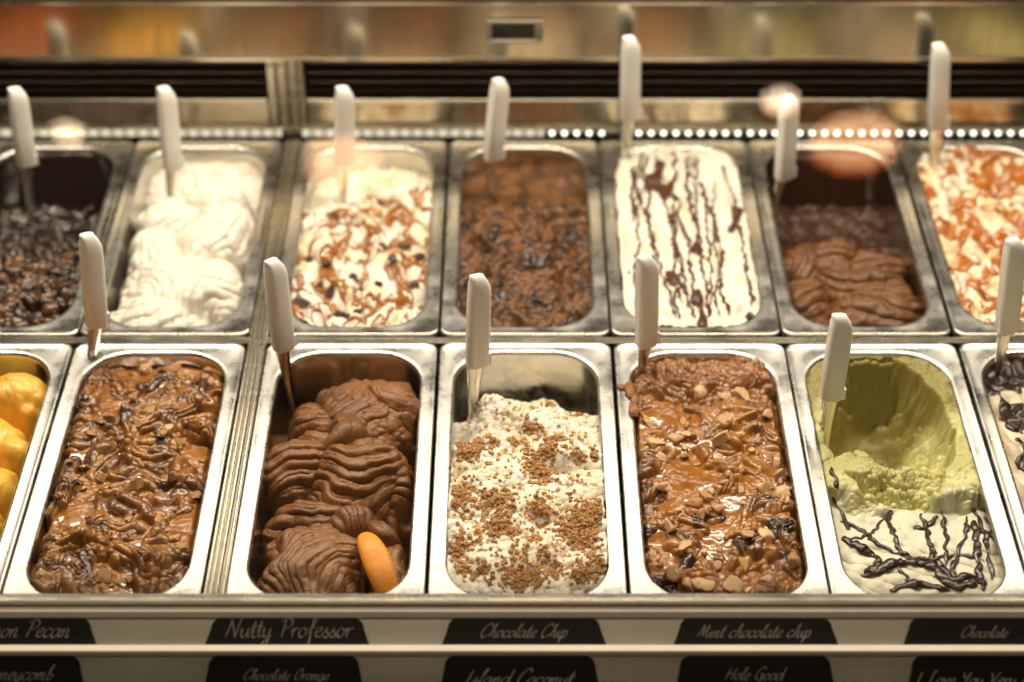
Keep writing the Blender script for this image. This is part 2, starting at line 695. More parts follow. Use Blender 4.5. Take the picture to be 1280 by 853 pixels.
def tube(name, pts, rad, mat, parent, f=None, sides=8, lift=0.0006, seed=0, wob=0.0012, flat=0.6):
    """a ribbon of sauce that follows the gelato below it"""
    P = np.array(pts, float)
    m = len(P)
    ts = np.linspace(0, m - 1, (m - 1) * 14 + 1)
    out = []
    for t in ts:
        i = min(int(t), m - 2)
        u = t - i
        p0, p1, p2, p3 = P[max(i - 1, 0)], P[i], P[i + 1], P[min(i + 2, m - 1)]
        out.append(0.5 * (2 * p1 + (p2 - p0) * u + (2 * p0 - 5 * p1 + 4 * p2 - p3) * u * u + (3 * p1 - p0 - 3 * p2 + p3) * u ** 3))
    P = np.array(out)
    w = np.arange(len(P))
    P[:, 0] += wob * N(w * 0.004, w * 0, 0.02, seed)
    P[:, 1] += wob * N(w * 0.004, w * 0 + .3, 0.02, seed + 2)
    V = []
    zs = np.array([f(p[0], p[1]) for p in P])
    zp = np.pad(zs, 5, mode='edge')
    zs = np.maximum(np.convolve(zp, np.ones(11) / 11, 'valid'), zs)
    for k, p in enumerate(P):
        z = zs[k]
        out_z = z + lift
        a, b = P[max(k - 1, 0)], P[min(k + 1, len(P) - 1)]
        d = (b - a)[:2]
        d = d / (np.linalg.norm(d) + 1e-9)
        nrm = np.array([-d[1], d[0]])
        e = min(k, len(P) - 1 - k)
        rr_ = rad * min(1, 0.25 + e * 0.12) * (1 + 0.75 * float(N(k * 0.02, seed * 1.3, 0.11, seed)))
        for q in range(sides):
            an = 2 * math.pi * q / sides
            V.append((p[0] + nrm[0] * rr_ * math.cos(an), p[1] + nrm[1] * rr_ * math.cos(an), out_z + rr_ * flat * math.sin(an)))
    F = []
    for k in range(len(P) - 1):
        for q in range(sides):
            j = (q + 1) % sides
            F.append((k * sides + q, k * sides + j, (k + 1) * sides + j, (k + 1) * sides + q))
    F.append(tuple(range(sides)))
    F.append(tuple((len(P) - 1) * sides + q for q in range(sides - 1, -1, -1)))
    return link(name, py_mesh(name, V, F, True), M[mat], parent)


# ------------------------------------------------------------------ the display case (setting)
X0, X1 = -0.78, 0.90
tag(box('case_floor', (0.05, 0.0, -0.165), (1.9, 0.86, 0.01), M['dark']), kind='structure')
tag(box('case_wall_back', (0.05, 0.418, -0.03), (1.9, 0.01, 0.26), M['dark']), kind='structure')
tag(box('case_wall_front', (0.05, -0.3745, -0.075), (1.9, 0.006, 0.165), M['dark']), kind='structure')

# front rails and panels
t = empty('front_rail', (0, 0, 0))
tag(t, 'pale metal rail along the front edge of the pans, above the upper cards', 'rail')
extrude_x('rail_bar', [(-.379, .0105), (-.3785, .0185), (-.3775, .0193), (-.3695, .0193), (-.3685, .0185), (-.3685, .0105)], X0, X1, M['bar'], t)
extrude_x('glass_channel', [(-.3845, .0065), (-.3845, .0125), (-.3838, .0135), (-.3800, .0145), (-.3795, .0138), (-.3795, .0065)], X0, X1, M['acry'], t)

t = empty('card_ledge', (0, 0, 0))
tag(t, 'grey steel upper ledge behind the first line of black name cards', 'ledge')
extrude_x('sloping_panel', [(-.3805, .006), (-.3775, .006), (-.398, -.022), (-.4015, -.0145)], X0, X1, M['front'], t)
extrude_x('lip', [(-.4105, -.0108), (-.4105, -.0062), (-.4098, -.0055), (-.4045, -.0045), (-.4038, -.0052), (-.4038, -.0108)], X0, X1, M['acry'], t)

t = empty('card_ledge', (0, 0, 0))
tag(t, 'grey steel lower ledge behind the bottom line of black name cards', 'ledge')
extrude_x('sloping_panel', [(-.4085, -.0115), (-.4055, -.0115), (-.444, -.066), (-.4475, -.060)], X0, X1, M['front'], t)

# divider between the two groups of pans
t = empty('pan_divider', (-0.179, 0, 0))
tag(t, 'long steel divider of parallel bars between the two groups of pans', 'divider')
for x, w, z in ((-.0072, .0035, -.0006), (-.0024, .0034, .0008), (.0024, .0034, .0008), (.0072, .0035, -.0006)):
    bar_y('bar', x, z, w, .012, -.366, .372, M['bar'], t)
bar_y('channel', 0, -.005, .0155, .006, -.366, .372, M['front'], t)

t = empty('row_divider', (0, 0, 0))
tag(t, 'thin steel cross bar between the front and back rows of pans', 'divider')
for y in (-.0025, .0028):
    extrude_x('bar', [(y - .0018, -.012), (y - .0018, -.0022), (y - .001, -.0014), (y + .001, -.0014), (y + .0018, -.0022), (y + .0018, -.012)], X0, X1, M['bar'], t)

# led strip behind the back row
t = empty('led_strip', (0, 0.377, 0))
tag(t, 'glowing strip of small white lights behind the back row of pans', 'light strip')
extrude_x('housing', [(.0035, -.012), (.0085, -.012), (.0085, .0125), (.0035, .0125)], X0, X1, M['bar'], t)
V, F = loft([[(.0027 * k * math.cos(a * math.pi / 6), d, .0026 * k * math.sin(a * math.pi / 6)) for a in range(12)] for k, d in ((1, .001), (1, -.0008), (.7, -.0016))], False, True)
ledm = py_mesh('led', V, F)
ledm.materials.append(M['led'])
x = 0.118
while x < X1 - .02:
    if not (.186 < x < .2):
        link('led', ledm, None, t, (x, .0032, .0032))
    x += .0142
for xa, xb in ((X0 + .01, -.192), (-.168, .108)):
    d = box('diffuser', ((xa + xb) / 2, .0027, .0036), (xb - xa, .0022, .0085), M['ledboard'], t, .0008)

# steel skirt, grille, tilted panel, shelf
t = empty('rear_skirt', (0, 0, 0))
tag(t, 'low steel skirt reflecting the pans, between the lights and the grille', 'panel')
for xa, xb in ((X0, -.206), (-.160, X1)):
    extrude_x('skirt_panel', [(.3865, .0128), (.3905, .0128), (.3935, .0395), (.3895, .0395)], xa, xb, M['panel'], t)
    extrude_x('bright_rail', [(.3825, .0400), (.3935, .0400), (.3935, .0462), (.3835, .0462), (.3825, .0450)], xa, xb, M['bar'], t)


def grille(xa, xb, label):
    g = empty('air_grille', ((xa + xb) / 2, .392, .047))
    tag(g, label, 'grille', 'dark grilles behind the pans')
    w = xb - xa
    box('backing', (0, .018, .0245), (w, .002, .050), M['dark'], g)
    for z in (.0075, .0195, .0315, .0435):
        o = extrude_x('slat', [(-.004, z - .0012), (-.0046, z), (.013, z + .0062), (.0135, z + .005)], -w / 2, w / 2, M['slat'], g)
    return g


grille(X0, -.206, 'dark slatted air grille left of the steel post')
grille(-.160, X1, 'dark slatted air grille right of the steel post')

t = empty('grille_post', (-.183, .39, .0))
tag(t, 'ribbed steel post with screws between the two dark grilles', 'post')
for x, w in ((-.0165, .010), (-.0045, .0105), (.0075, .010), (.0175, .0075)):
    b = .0015
    prof = [(x - w / 2, .012), (x - w / 2, -.004), (x - w / 2 + b, -.006), (x + w / 2 - b, -.006), (x + w / 2, -.004), (x + w / 2, .012)]
    n = len(prof)
    V = [(p, q, -.004) for p, q in prof] + [(p, q, .0965) for p, q in prof]
    F = [tuple(range(n)), tuple(range(2 * n - 1, n - 1, -1))] + [(i, n + i, n + (i + 1) % n, (i + 1) % n) for i in range(n)]
    link('rib', py_mesh('rib', V, F), M['bar'], t)
for x in (-.0165, -.0045):
    R = [[(x + .0032 * k * math.cos(a * math.pi / 6), -.006 - h, .089 + .0032 * k * math.sin(a * math.pi / 6)) for a in range(12)] for k, h in ((1, 0), (1, .001), (.7, .0016), (.3, .0009))]
    V, F = loft(R, False, True)
    link('screw', py_mesh('screw', V, F, False), M['blade'], t)

tilt = math.radians(8)
t = empty('control_panel', (0, .385, .0975))
tag(t, 'brushed steel panel above the grille mirroring the pans', 'panel')
extrude_x('steel_face', [(0, 0), (math.tan(tilt) * .064, .064), (math.tan(tilt) * .064 + .004, .064), (.004, 0)], X0, X1, M['panel'], t)
extrude_x('lower_trim', [(-.0025, -.0022), (.004, -.0022), (.004, .0015), (-.0025, .0015)], X0, X1, M['bar'], t)

t = empty('temperature_display', (.0755, .3885, .1305))
tag(t, 'small rectangular display with blank black screen on the steel panel', 'display')
t.rotation_euler = (-tilt, 0, 0)
for nm, c, s in (('frame', (0, -.002, .0112), (.062, .006, .0045)), ('frame', (0, -.002, -.0112), (.062, .006, .0035)), ('frame', (-.0285, -.002, 0.0002), (.005, .006, .0176)), ('frame', (.0265, -.002, 0.0002), (.009, .006, .0176))):
    box(nm, c, s, M['bezel'], t, .001)
box('screen', (-.002, -.0005, .0003), (.0475, .002, .0178), M['screen'], t)

t = empty('rear_shelf', (0, 0, 0))
tag(t, 'brown shelf edge along the very top of the display case', 'shelf')
yb = .385 + math.tan(tilt) * .064
extrude_x('bright_edge', [(yb - .006, .1622), (yb + .006, .1622), (yb + .006, .1656), (yb - .006, .1656)], X0, X1, M['bar'], t)
extrude_x('shelf_board', [(yb - .004, .1660), (yb + .12, .1660), (yb + .12, .20), (yb - .004, .20)], X0, X1, M['shelf'], t)

# ------------------------------------------------------------------ pans
OX, OY = 0.0838, 0.1815


def pan_meshes():
    rim = [rr(OX, OY, .010, -.008), rr(OX, OY, .010, -.0016), rr(OX - .0005, OY - .0005, .010, -.0004), rr(OX - .0014, OY - .0014, .010, 0), rr(OX - .0026, OY - .0026, .010, -.0003),
           rr(OX - .0040, OY - .0040, .011, -.0008), rr(HX + .0060, HY + .0060, HR + .004, -.0008), rr(HX + .0040, HY + .0040, HR + .003, -.0007), rr(HX + .0026, HY + .0026, HR + .0022, -.0008), rr(HX + .0014, HY + .0014, HR + .001, -.0013), rr(HX + .0003, HY + .0003, HR, -.0024), rr(HX, HY, HR, -.006)]
    V, F = loft(rim)
    a = py_mesh('rim', V, F, True)
    a.materials.append(M['pan'])
    bas = [rr(HX, HY, HR, -.006), rr(HX - .002, HY - .002, HR - .001, -.05), rr(HX - .004, HY - .004, HR - .003, -.108), rr(HX - .0055, HY - .0055, HR - .004, -.114), rr(HX - .010, HY - .010, HR - .008, -.1185), rr(HX - .02, HY - .02, HR - .015, -.12)]
    V, F = loft(bas, False, True)
    b = py_mesh('basin', V, F, True)
    b.materials.append(M['basin'])
    return a, b


RIM, BASIN = pan_meshes()
YF, YB = -0.1885, 0.1885
COLX = {0: -.613, 1: -.443, 2: -.273, 3: -.085, 4: .085, 5: .255, 6: .425, 7: .595, 8: .765}


def pan(col, row, label):
    t = empty('gelato_pan', (COLX[col] + rnd.uniform(-.0006, .0006), (YF if row == 'F' else YB) + rnd.uniform(-.0006, .0006), rnd.uniform(-.0004, .0004)))
    t.rotation_euler = (0, 0, rnd.uniform(-.002, .002))
    tag(t, label, 'pan', 'steel pans in two rows')
    link('rim', RIM, None, t)
    link('basin', BASIN, None, t)
    return t


def gel(col, row, label, X, Y, Z, C, mat, push=0.0):
    e = sheet('gelato', X, Y, Z, M[mat], None, C, push=push)
    e.location = (COLX[col], YF if row == 'F' else YB, 0)
    tag(e, label, 'ice cream', 'ice cream in the pans')
    return e


NF = (196, 452)
NB = (140, 320)
WHITE = np.array((0.76, 0.715, 0.63))
CHOC = np.array((0.200, 0.088, 0.034))
DARK = np.array((0.032, 0.012, 0.006))
CARA = np.array((0.34, 0.145, 0.030))

# ---- front row -----------------------------------------------------------
# orange sorbet: outside the picture, seen mirrored in the steel panel
pan(0, 'F', 'steel pan with orange sorbet beyond the left edge, mirrored in the panel')
X, Y = grid(70, 150)
Z = blobs(X, Y, [(0, .05, .06, .09, 0, .03, -.04, 40, .02, .004, 3), (-.01, -.08, .06, .07, 20, .02, -.04, 70, .02, .004, 3)], -.03, .01, 1)
gel(0, 'F', 'orange sorbet seen only as a blur in the steel panel at the left', X, Y, Z, mixc((.42, .10, .02), (.50, .14, .03), N(X, Y, .03, 2) * .5 + .5), 'fruit')

# mango
pan(1, 'F', 'front row pan of yellow mango gelato cut by the left edge')
X, Y = grid(*NF)
L = [(.035, .118, .040, .028, -12, .004, -.05, 85, .03, .0012, 0), (-.03, .10, .05, .05, 20, -.01, -.06, 85, .03, .001, 0),
     (.020, .062, .034, .036, 60, -.008, -.06, 20, .03, .0012, 0), (.046, .048, .020, .030, 55, -.010, -.06, 20, .03, .001, 0),
     (.028, .002, .036, .024, 35, -.018, -.07, 60, .03, .001, 0), (-.005, .022, .022, .022, 0, .004, -.06, 60, .03, .001, 0), (-.01, -.022, .03, .022, 20, -.002, -.06, 30, .03, .001, 0),
     (.020, -.055, .036, .030, 40, -.015, -.06, 60, .022, .0012, 0), (-.03, -.06, .04, .04, 40, -.004, -.06, 60, .03, .001, 0), (.01, -.115, .045, .04, 0, -.01, -.06, 30, .03, .0012, 0), (-.04, -.01, .03, .05, 0, .0, -.06, 30, .03, .001, 0)]
Z = blobs(X, Y, L, -.066, .0025, 3) + .0012 * fbm(X, Y, .012, 3, 2)
gel(1, 'F', 'smooth yellow mango gelato in rounded lumps at the left edge', X, Y, Z, mixc((.80, .42, .045), (.88, .54, .10), N(X, Y, .025, 4) * .6 + .5), 'fruit', .003)

# chocolate with caramel and brittle
pan(2, 'F', 'front row pan of chunky chocolate caramel gelato left of the long divider')
X, Y = grid(*NF)
def heap(seed, nx, ny, r0, r1, lo, hi, amp, ylim=(-.16, .155)):
    """many small dollops thrown over each other"""
    q = random.Random(seed)
    out = []
    for i in range(nx):
        for j in range(ny):
            x = -.062 + .124 * (i + .5 + q.uniform(-.45, .45)) / nx
            y = ylim[0] + (ylim[1] - ylim[0]) * (j + .5 + q.uniform(-.45, .45)) / ny
            rx = q.uniform(r0, r1)
            out.append((x, y, rx, rx * q.uniform(.5, .95), q.uniform(0, 180), q.uniform(lo, hi), -.03, q.uniform(0, 360), q.uniform(.0060, .0095), amp * q.uniform(.4, 1.1), q.uniform(-25, 25), q.uniform(-.004, .004)))
    q.shuffle(out)
    return out


def folds(X, Y, seed, amp, wl):
    """stirred, torn gelato: warped ribbons whose crests fold over, with patches of finer drag lines"""
    a1, a2 = fbm(X, Y, .050, 2, seed), fbm(X, Y, .050, 2, seed + 3)
    x1, y1 = X + .024 * a1, Y + .024 * a2
    b1, b2 = fbm(x1, y1, .022, 2, seed + 1), fbm(x1, y1, .022, 2, seed + 5)
    x2, y2 = x1 + .007 * b1, y1 + .007 * b2
    ph = 2.2 * N(x2, y2, .060, seed + 2)
    t = x2 * np.cos(ph) + y2 * np.sin(ph)
    g1 = groove(t / wl, .75)
    on = sstep(-.25, .35, N(x1, y1, .028, seed + 4))
    big = fbm(x1, y1, .034, 2, seed + 6)
    rid = 1 - np.abs(N(x2, y2, .017, seed + 7)) * 2.2
    fine = groove(t / (wl * .36), .7) * sstep(0, .5, N(X, Y, .022, seed + 3))
    return amp * (1.25 * big + .62 * (g1 - .5) * on + .55 * rid * (1 - .5 * on) + .13 * (fine - .5))


Z = -.008 + folds(X, Y, 2, .0095, .0125) + .0007 * fbm(X, Y, .005, 2, 3)
edge = np.maximum(np.abs(X) / HX, np.abs(Y) / HY)
Z = Z - .012 * sstep(.86, 1.0, edge) - .010 * sstep(.80, .97, Y / HY)
C = mixc(CHOC * .80, CARA * .85, sstep(-.3, .25, fbm(X, Y, .02, 3, 5)))
C = mixc(C, DARK * 2.0, sstep(.35, .65, fbm(X, Y, .03, 2, 7)))
g2 = gel(2, 'F', 'chocolate caramel gelato with brittle pieces left of the long divider', X, Y, Z, C, 'wet', .0025)
Ls = -.0095 + .0040 * fbm(X, Y, .06, 2, 9) + .0006 * fbm(X, Y, .012, 2, 1) - .010 * sstep(.9, 1.0, edge)
sheet('caramel_sauce', X, Y, Ls, M['caramel'], g2, None, Ls > Z - .0012)
f = hat(X, Y, Z)
r = random.Random(21)
N2 = [(.0038, .150), (.017, .150), (.023, .140), (-.0099, .148), (-.0348, .0737), (-.0244, .0688), (-.0038, .0591), (.0353, .0398), (.0208, .0422), (.003, .0762), (-.0584, .0045), (-.0446, .0045), (-.0283, -.0093), (-.0535, -.0139), (.0061, -.0229), (.0389, -.0184), (.060, -.0319), (-.060, -.043), (.0565, .125), (.054, .0762), (.060, .115), (.034, -.0671), (.0517, -.0864), (.0341, -.126), (-.0022, -.1342), (-.0503, -.1095), (-.058, -.1301), (-.050, -.1403), (.0187, -.1382), (.0273, .0518), (-.0459, .047), (.058, -.1054), (-.0153, .1012)]
for x, y in N2:
    put_chunk('brit', 'brittle_piece', x, y, max(f(x, y), -.011) + .0030, r.uniform(.0058, .0100), g2, r)
for _ in range(85):
    x, y = r.uniform(-.062, .062), r.uniform(-.158, .155)
    if inside(x, y, .008):
        put_chunk('brit', 'brittle_piece', x, y, max(f(x, y), -.011) + .0014, r.uniform(.0024, .0050), g2, r)

# chocolate folds and an orange wedge
pan(3, 'F', 'front row pan of folded chocolate gelato with an orange wedge')
X, Y = grid(*NF)
L = [(.012, .078, .056, .068, -6, .008, -.075, -35, .013, .0040, 14, .004),
     (.040, .098, .028, .042, 20, .010, -.07, 25, .0115, .0044, -10, .002),
     (-.028, .062, .026, .042, 0, .003, -.07, -100, .0100, .0050, 9, .006),
     (.002, .044, .028, .022, 8, .015, -.05, 15, .016, .0018, 6, -.004),
     (-.052, .064, .012, .018, 0, -.030, -.07, 40, .008, .002, 0),
     (-.034, .012, .038, .036, 6, -.004, -.07, -88, .0100, .0090, 5, .020),
     (.018, -.002, .056, .042, -3, .004, -.07, -90, .0105, .0100, 12, .026),
     (.054, .000, .016, .040, 10, -.004, -.06, -60, .0085, .0045, 20, .010),
     (-.018, -.104, .052, .068, -16, -.008, -.08, 165, .0105, .0058, 18, .008),
     (-.020, -.052, .050, .026, -10, -.012, -.075, -80, .0105, .0075, 9, .012), (.014, -.058, .026, .020, 15, -.006, -.07, 20, .009, .0050, 14, .004),
     (.046, -.098, .017, .052, 14, -.020, -.08, 0, .0085, .0045, 0), (.040, -.066, .014, .016, 0, -.008, -.06, 30, .007, .003, 0),
     (.0, -.15, .055, .03, 0, -.050, -.09, 40, .01, .002, 0)]
Z = blobs(X, Y, L, -.085, .0032, 5, .72, .009) + .0005 * fbm(X, Y, .010, 3, 2)
pit = sstep(.15, .40, N(X, Y * .8, .0065, 5)) * sstep(-.1, .3, N(X, Y, .03, 3)) * sstep(.035, .05, Y) * sstep(.10, .08, Y)
Z = Z - .0045 * pit
C = mixc(CHOC * 1.12, CHOC * .82, sstep(-.3, .5, fbm(X, Y, .04, 3, 5)))
g3 = gel(3, 'F', 'folded chocolate gelato heaped with spatula ridges beside the long divider', X, Y, Z, C, 'choc', .0030)

# orange wedge standing in it
def orange_wedge(loc, rot):
    t = empty('orange_wedge', loc)
    t.rotation_euler = rot
    tag(t, 'orange wedge with bright peel stuck in the folded chocolate gelato', 'orange')
    rings = []
    R, n = .041, 24
    for k in range(n + 1):
        a = math.pi * k / n
        w = .0120 * math.sin(a) ** .9 + .0002
        c = (R * math.cos(a), R * .74 * math.sin(a))
        inn = (R * .92 * math.cos(a) * .98, R * .05)
        pts = []
        for j in range(9):
            b = math.pi * (j / 8 - .5)
            bulge = .007 * math.cos(b) * math.sin(a) ** .6
            d = 1 + bulge / R - .06 * math.exp(-((k - 12.5) / 1.1) ** 2) * math.cos(b)
            pts.append((c[0] * d, c[1] * d, w * math.sin(b)))
        rings.append(pts)
    V = [p for q in rings for p in q]
    F = []
    for k in range(n):
        for j in range(8):
            F.append((k * 9 + j, k * 9 + j + 1, (k + 1) * 9 + j + 1, (k + 1) * 9 + j))
    link('peel', py_mesh('peel', V, F, True), M['peel'], t)
    V2, F2 = [], []
    for k in range(n + 1):
        p, q = rings[k][0], rings[k][8]
        V2 += [p, (p[0] * .97, p[1] * .05 + .001, 0.0), q]
    for k in range(n):
        F2 += [(3 * k, 3 * k + 3, 3 * k + 4, 3 * k + 1), (3 * k + 1, 3 * k + 4, 3 * k + 5, 3 * k + 2)]
    link('flesh', py_mesh('flesh', V2, F2, False), M['pulp'], t)
    return t


from mathutils import Matrix, Vector
ex = Vector((.36, -.88, -.30)).normalized()
ey = Vector((.10, -.42, .90))
ey = (ey - ex * ey.dot(ex)).normalized()
ez = ex.cross(ey)
rot = Matrix((ex, ey, ez)).transposed().to_euler()
orange_wedge((-.0440, -.3080, -.026), rot)

# white with biscuit crumbs
pan(4, 'F', 'front row pan of white gelato under biscuit crumbs')
X, Y = grid(*NF)
wx, wy = X + .006 * fbm(X, Y, .03, 3, 1), Y + .006 * fbm(X, Y, .03, 3, 4)
f1, f2, ci = worley(wx, wy, .030, 6)
lump = np.sqrt(np.clip(1 - (f1 / .8) ** 2, 0, 1))
Z = -.010 + .014 * (lump - .5) * (1 - .7 * sstep(.03, .07, Y)) + .006 * fbm(X, Y, .05, 2, 3) + .0012 * fbm(X, Y, .008, 3, 2) + .0022 * (groove((wx * .9 + wy * .5) / .010) - .6) * sstep(.1, .5, N(X, Y, .05, 5)) * sstep(.04, -.02, Y)
Z += (.0010 + .0022 * sstep(.02, .09, Y)) * fbm(X, Y, .006, 3, 6) + .003 * ridged(X + .01 * fbm(X, Y, .03, 2, 2), Y, .022, 2, 3) * sstep(.06, .0, Y)
slope = sstep(.088, .172, Y + .016 * N(X, Y, .03, 2))
Z = Z - .060 * slope - .030 * sstep(.015, .062, X) * sstep(.06, .13, Y) - .022 * sstep(-.035, -.062, X) * sstep(.02, .08, Y)
C = mixc(WHITE, WHITE * (.93, .88, .76), sstep(-.1, .5, fbm(X, Y, .03, 3, 5)))
g4 = gel(4, 'F', 'white gelato scattered with brown biscuit crumbs', X, Y, Z, C, 'cream', .002)
f = hat(X, Y, Z)
C4 = [(.0151, .0008, .0156), (.0048, .0599, .0078), (-.0548, .0217, .0141), (-.063, .0527, .0056), (-.0597, -.0355, .0141), (-.0293, -.0465, .0141), (-.0276, -.077, .0125), (-.0612, -.1024, .0125), (.0129, -.0553, .0109), (.0516, -.0684, .0188), (.0639, -.0597, .0125), (.0481, -.0855, .0141), (.0643, -.1272, .0141), (-.0026, -.1353, .0188), (.005, -.0919, .0063), (.018, -.1128, .0056), (-.0111, .0407, .0047), (.0266, .0383, .0094), (.0478, .0124, .0063), (.0630, .017, .0056), (-.0388, .1201, .0056), (-.0127, -.0876, .0047), (-.0402, -.1333, .0063), (.0501, .0945, .0047), (.0245, .102, .0031), (-.0299, .0383, .0047), (.0236, -.1312, .0078), (-.0654, -.0509, .0063), (.045, -.14, .01), (-.055, -.125, .008), (-.045, .035, .008), (.02, .02, .008)]
granules('biscuit_crumbs', [(cx, cy, cr * 1.22) for cx, cy, cr in C4], f, 'crumb', g4, 5, (.0005, .0024), dens=5.0)
rr4 = random.Random(8)
granules('scattered_crumbs', [(rr4.uniform(-.06, .06), rr4.uniform(-.15, .11), .0012) for _ in range(420)], f, 'crumb', g4, 9, (.0007, .0016), .4)

# caramel with nuts
pan(5, 'F', 'front row pan of caramel gelato full of nut pieces')
X, Y = grid(*NF)
Z = -.009 + folds(X, Y, 5, .0085, .0135) + .0006 * fbm(X, Y, .005, 2, 3)
Z = Z + .008 * sstep(-.05, -.11, Y) * fbm(X, Y, .022, 2, 6)
Z += .003 * sstep(.07, .10, Y) * fbm(X, Y, .010, 3, 6) + .004 * sstep(.08, .11, Y)
edge = np.maximum(np.abs(X) / HX, np.abs(Y) / HY)
Z = Z - .010 * sstep(.9, 1.0, edge)
C = mixc(CARA * .95, CHOC * 1.05, sstep(-.1, .4, fbm(X, Y, .03, 3, 5)))
C = mixc(C, CHOC * 1.35, sstep(.08, .11, Y))
C = mixc(C, DARK * 1.2, sstep(.2, .5, fbm(X, Y, .03, 2, 3)) * sstep(.03, -.06, Y))
g5 = gel(5, 'F', 'glossy caramel gelato with large pale nut pieces', X, Y, Z, C, 'wet', .002)
Ls = -.0080 + .0045 * fbm(X, Y, .05, 2, 4) + .0007 * fbm(X, Y, .012, 2, 1) - .010 * sstep(.92, 1.0, edge) - .012 * sstep(.09, .12, Y) - .004 * sstep(-.06, -.11, Y)
sheet('caramel_sauce', X, Y, Ls, M['caramel'], g5, None, Ls > Z - .0012)
f = hat(X, Y, Z)
N5 = [(.0472, .140), (-.0055, .1072), (.0167, .0664), (.058, .0762), (.060, .0138), (-.0485, .0374), (-.0306, .047), (-.0467, .0161), (.0128, .0398), (.0043, .0138), (-.0509, -.0274), (-.0334, -.1012), (.0399, -.0885), (.016, -.1219), (-.0468, -.1383), (.0438, -.0229), (.0207, .1113), (.0357, .0986), (-.0449, -.0757), (-.0323, -.1463), (.058, -.1251), (.0563, -.0341), (-.0087, -.0319), (.0004, -.0497), (.052, .146), (-.0215, -.0408), (.0232, -.0928), (.060, -.0093), (-.0547, .0664), (-.02, -.145), (.005, -.15), (.035, -.14)]
r = random.Random(31)
for x, y in N5:
    put_chunk('nut', 'nut_piece', x, y, max(f(x, y), -.0095) + .0016, r.uniform(.0075, .0118), g5, r)
for _ in range(55):
    x, y = r.uniform(-.06, .06), r.uniform(-.155, .07)
    if inside(x, y, .008):
        put_chunk('nut', 'nut_piece', x, y, max(f(x, y), -.0095) + .0006, r.uniform(.0030, .0062), g5, r)
# smear of gelato that has spilled over the left rim
r = random.Random(4)
base, F0 = ico(3)
for px, py, pz, s in ((-.0705, .108, .0012, (.005, .012, .003)), (-.0775, .112, .0004, (.005, .004, .0022)), (-.0680, .076, .0018, (.0055, .009, .0045)), (-.0665, .095, -.001, (.004, .010, .004))):
    v = base * (1 + .18 * N(base[:, 0] * 3 + px * 50, base[:, 1] * 3 + base[:, 2] * 2, 1.0, 3)[:, None]) * np.array(s)
    me = np_mesh('smear', v + np.array((px, py, pz)), np.array(F0), np.tile(CHOC * 1.4, (len(v), 1)))
    link('smear', me, M['choc'], g5)

# pistachio with a scooped hollow, white front and chocolate drizzle
pan(6, 'F', 'front row pan of scooped green pistachio gelato')
X, Y = grid(*NF)
ang = np.arctan2(Y - .06, X)
dq = np.sqrt(((X + .002) / .062) ** 2 + ((Y - .065) / .105) ** 2) + .06 * fbm(X, Y, .03, 2, 2)
bowl = -.100 + .088 * np.clip(dq, 0, 1.06) ** 4.0
rough = fbm(X, Y, .014, 4, 3, .6)
f1, f2, ci = worley(X + .003 * rough, Y + .003 * rough, .0105, 4)
crumbly = np.sqrt(np.clip(1 - (f1 / .8) ** 2, 0, 1))
Z = bowl + .0070 * rough * sstep(.14, .05, Y) + .0060 * (crumbly - .5) * sstep(.09, .02, Y) * sstep(1.25, .9, dq) + .003 * fbm(X, Y, .03, 3, 6) + .010 * fbm(X, Y, .012, 3, 7) * sstep(.62, .9, dq) * sstep(1.3, 1.0, dq)
heap = -.045 + .040 * np.exp(-((X + .045) / .03) ** 2 - ((Y - .012) / .022) ** 2) + .026 * np.exp(-((X - .012) / .06) ** 2 - ((Y - .0) / .024) ** 2) + .007 * rough + .006 * (crumbly - .5)
Z = np.where(Y < .07, smax(Z, heap * sstep(.07, .03, Y) + (-.1) * (1 - sstep(.07, .03, Y)), .004), Z)
Z = smax(Z, -.016 - 1.6 * np.clip(.066 - X, 0, 1) + .004 * rough - .04 * sstep(.13, .16, Y), .003)
Z = smax(Z, -.010 - 4 * np.clip(.163 - Y, 0, 1) + .004 * rough, .003)
Z = np.minimum(Z, -.0045 + .002 * rough)
front = sstep(-.022, -.040, Y + .010 * fbm(X, Y, .022, 4, 1))
fz = -.022 + .004 * fbm(X, Y, .03, 3, 7) + .0022 * (groove((Y * .9 + X * .4) / .012) - .6) * sstep(-.06, -.1, Y) + .006 * sstep(-.045, -.09, Y)
Z = Z * (1 - front) + fz * front
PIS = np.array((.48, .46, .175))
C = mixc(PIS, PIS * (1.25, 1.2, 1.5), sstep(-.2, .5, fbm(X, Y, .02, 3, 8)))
C = mixc(C, PIS * (.50, .44, .30), sstep(.07, .11, Y + .02 * fbm(X, Y, .03, 2, 4)))  # back wall of the hollow: its shade is painted into the colour
C = mixc(C, np.array((.66, .64, .50)), sstep(-.016, -.050, Y + .016 * fbm(X, Y, .02, 4, 5)))
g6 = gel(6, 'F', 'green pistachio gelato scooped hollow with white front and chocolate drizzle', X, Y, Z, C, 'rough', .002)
f = hat(X, Y, Z)
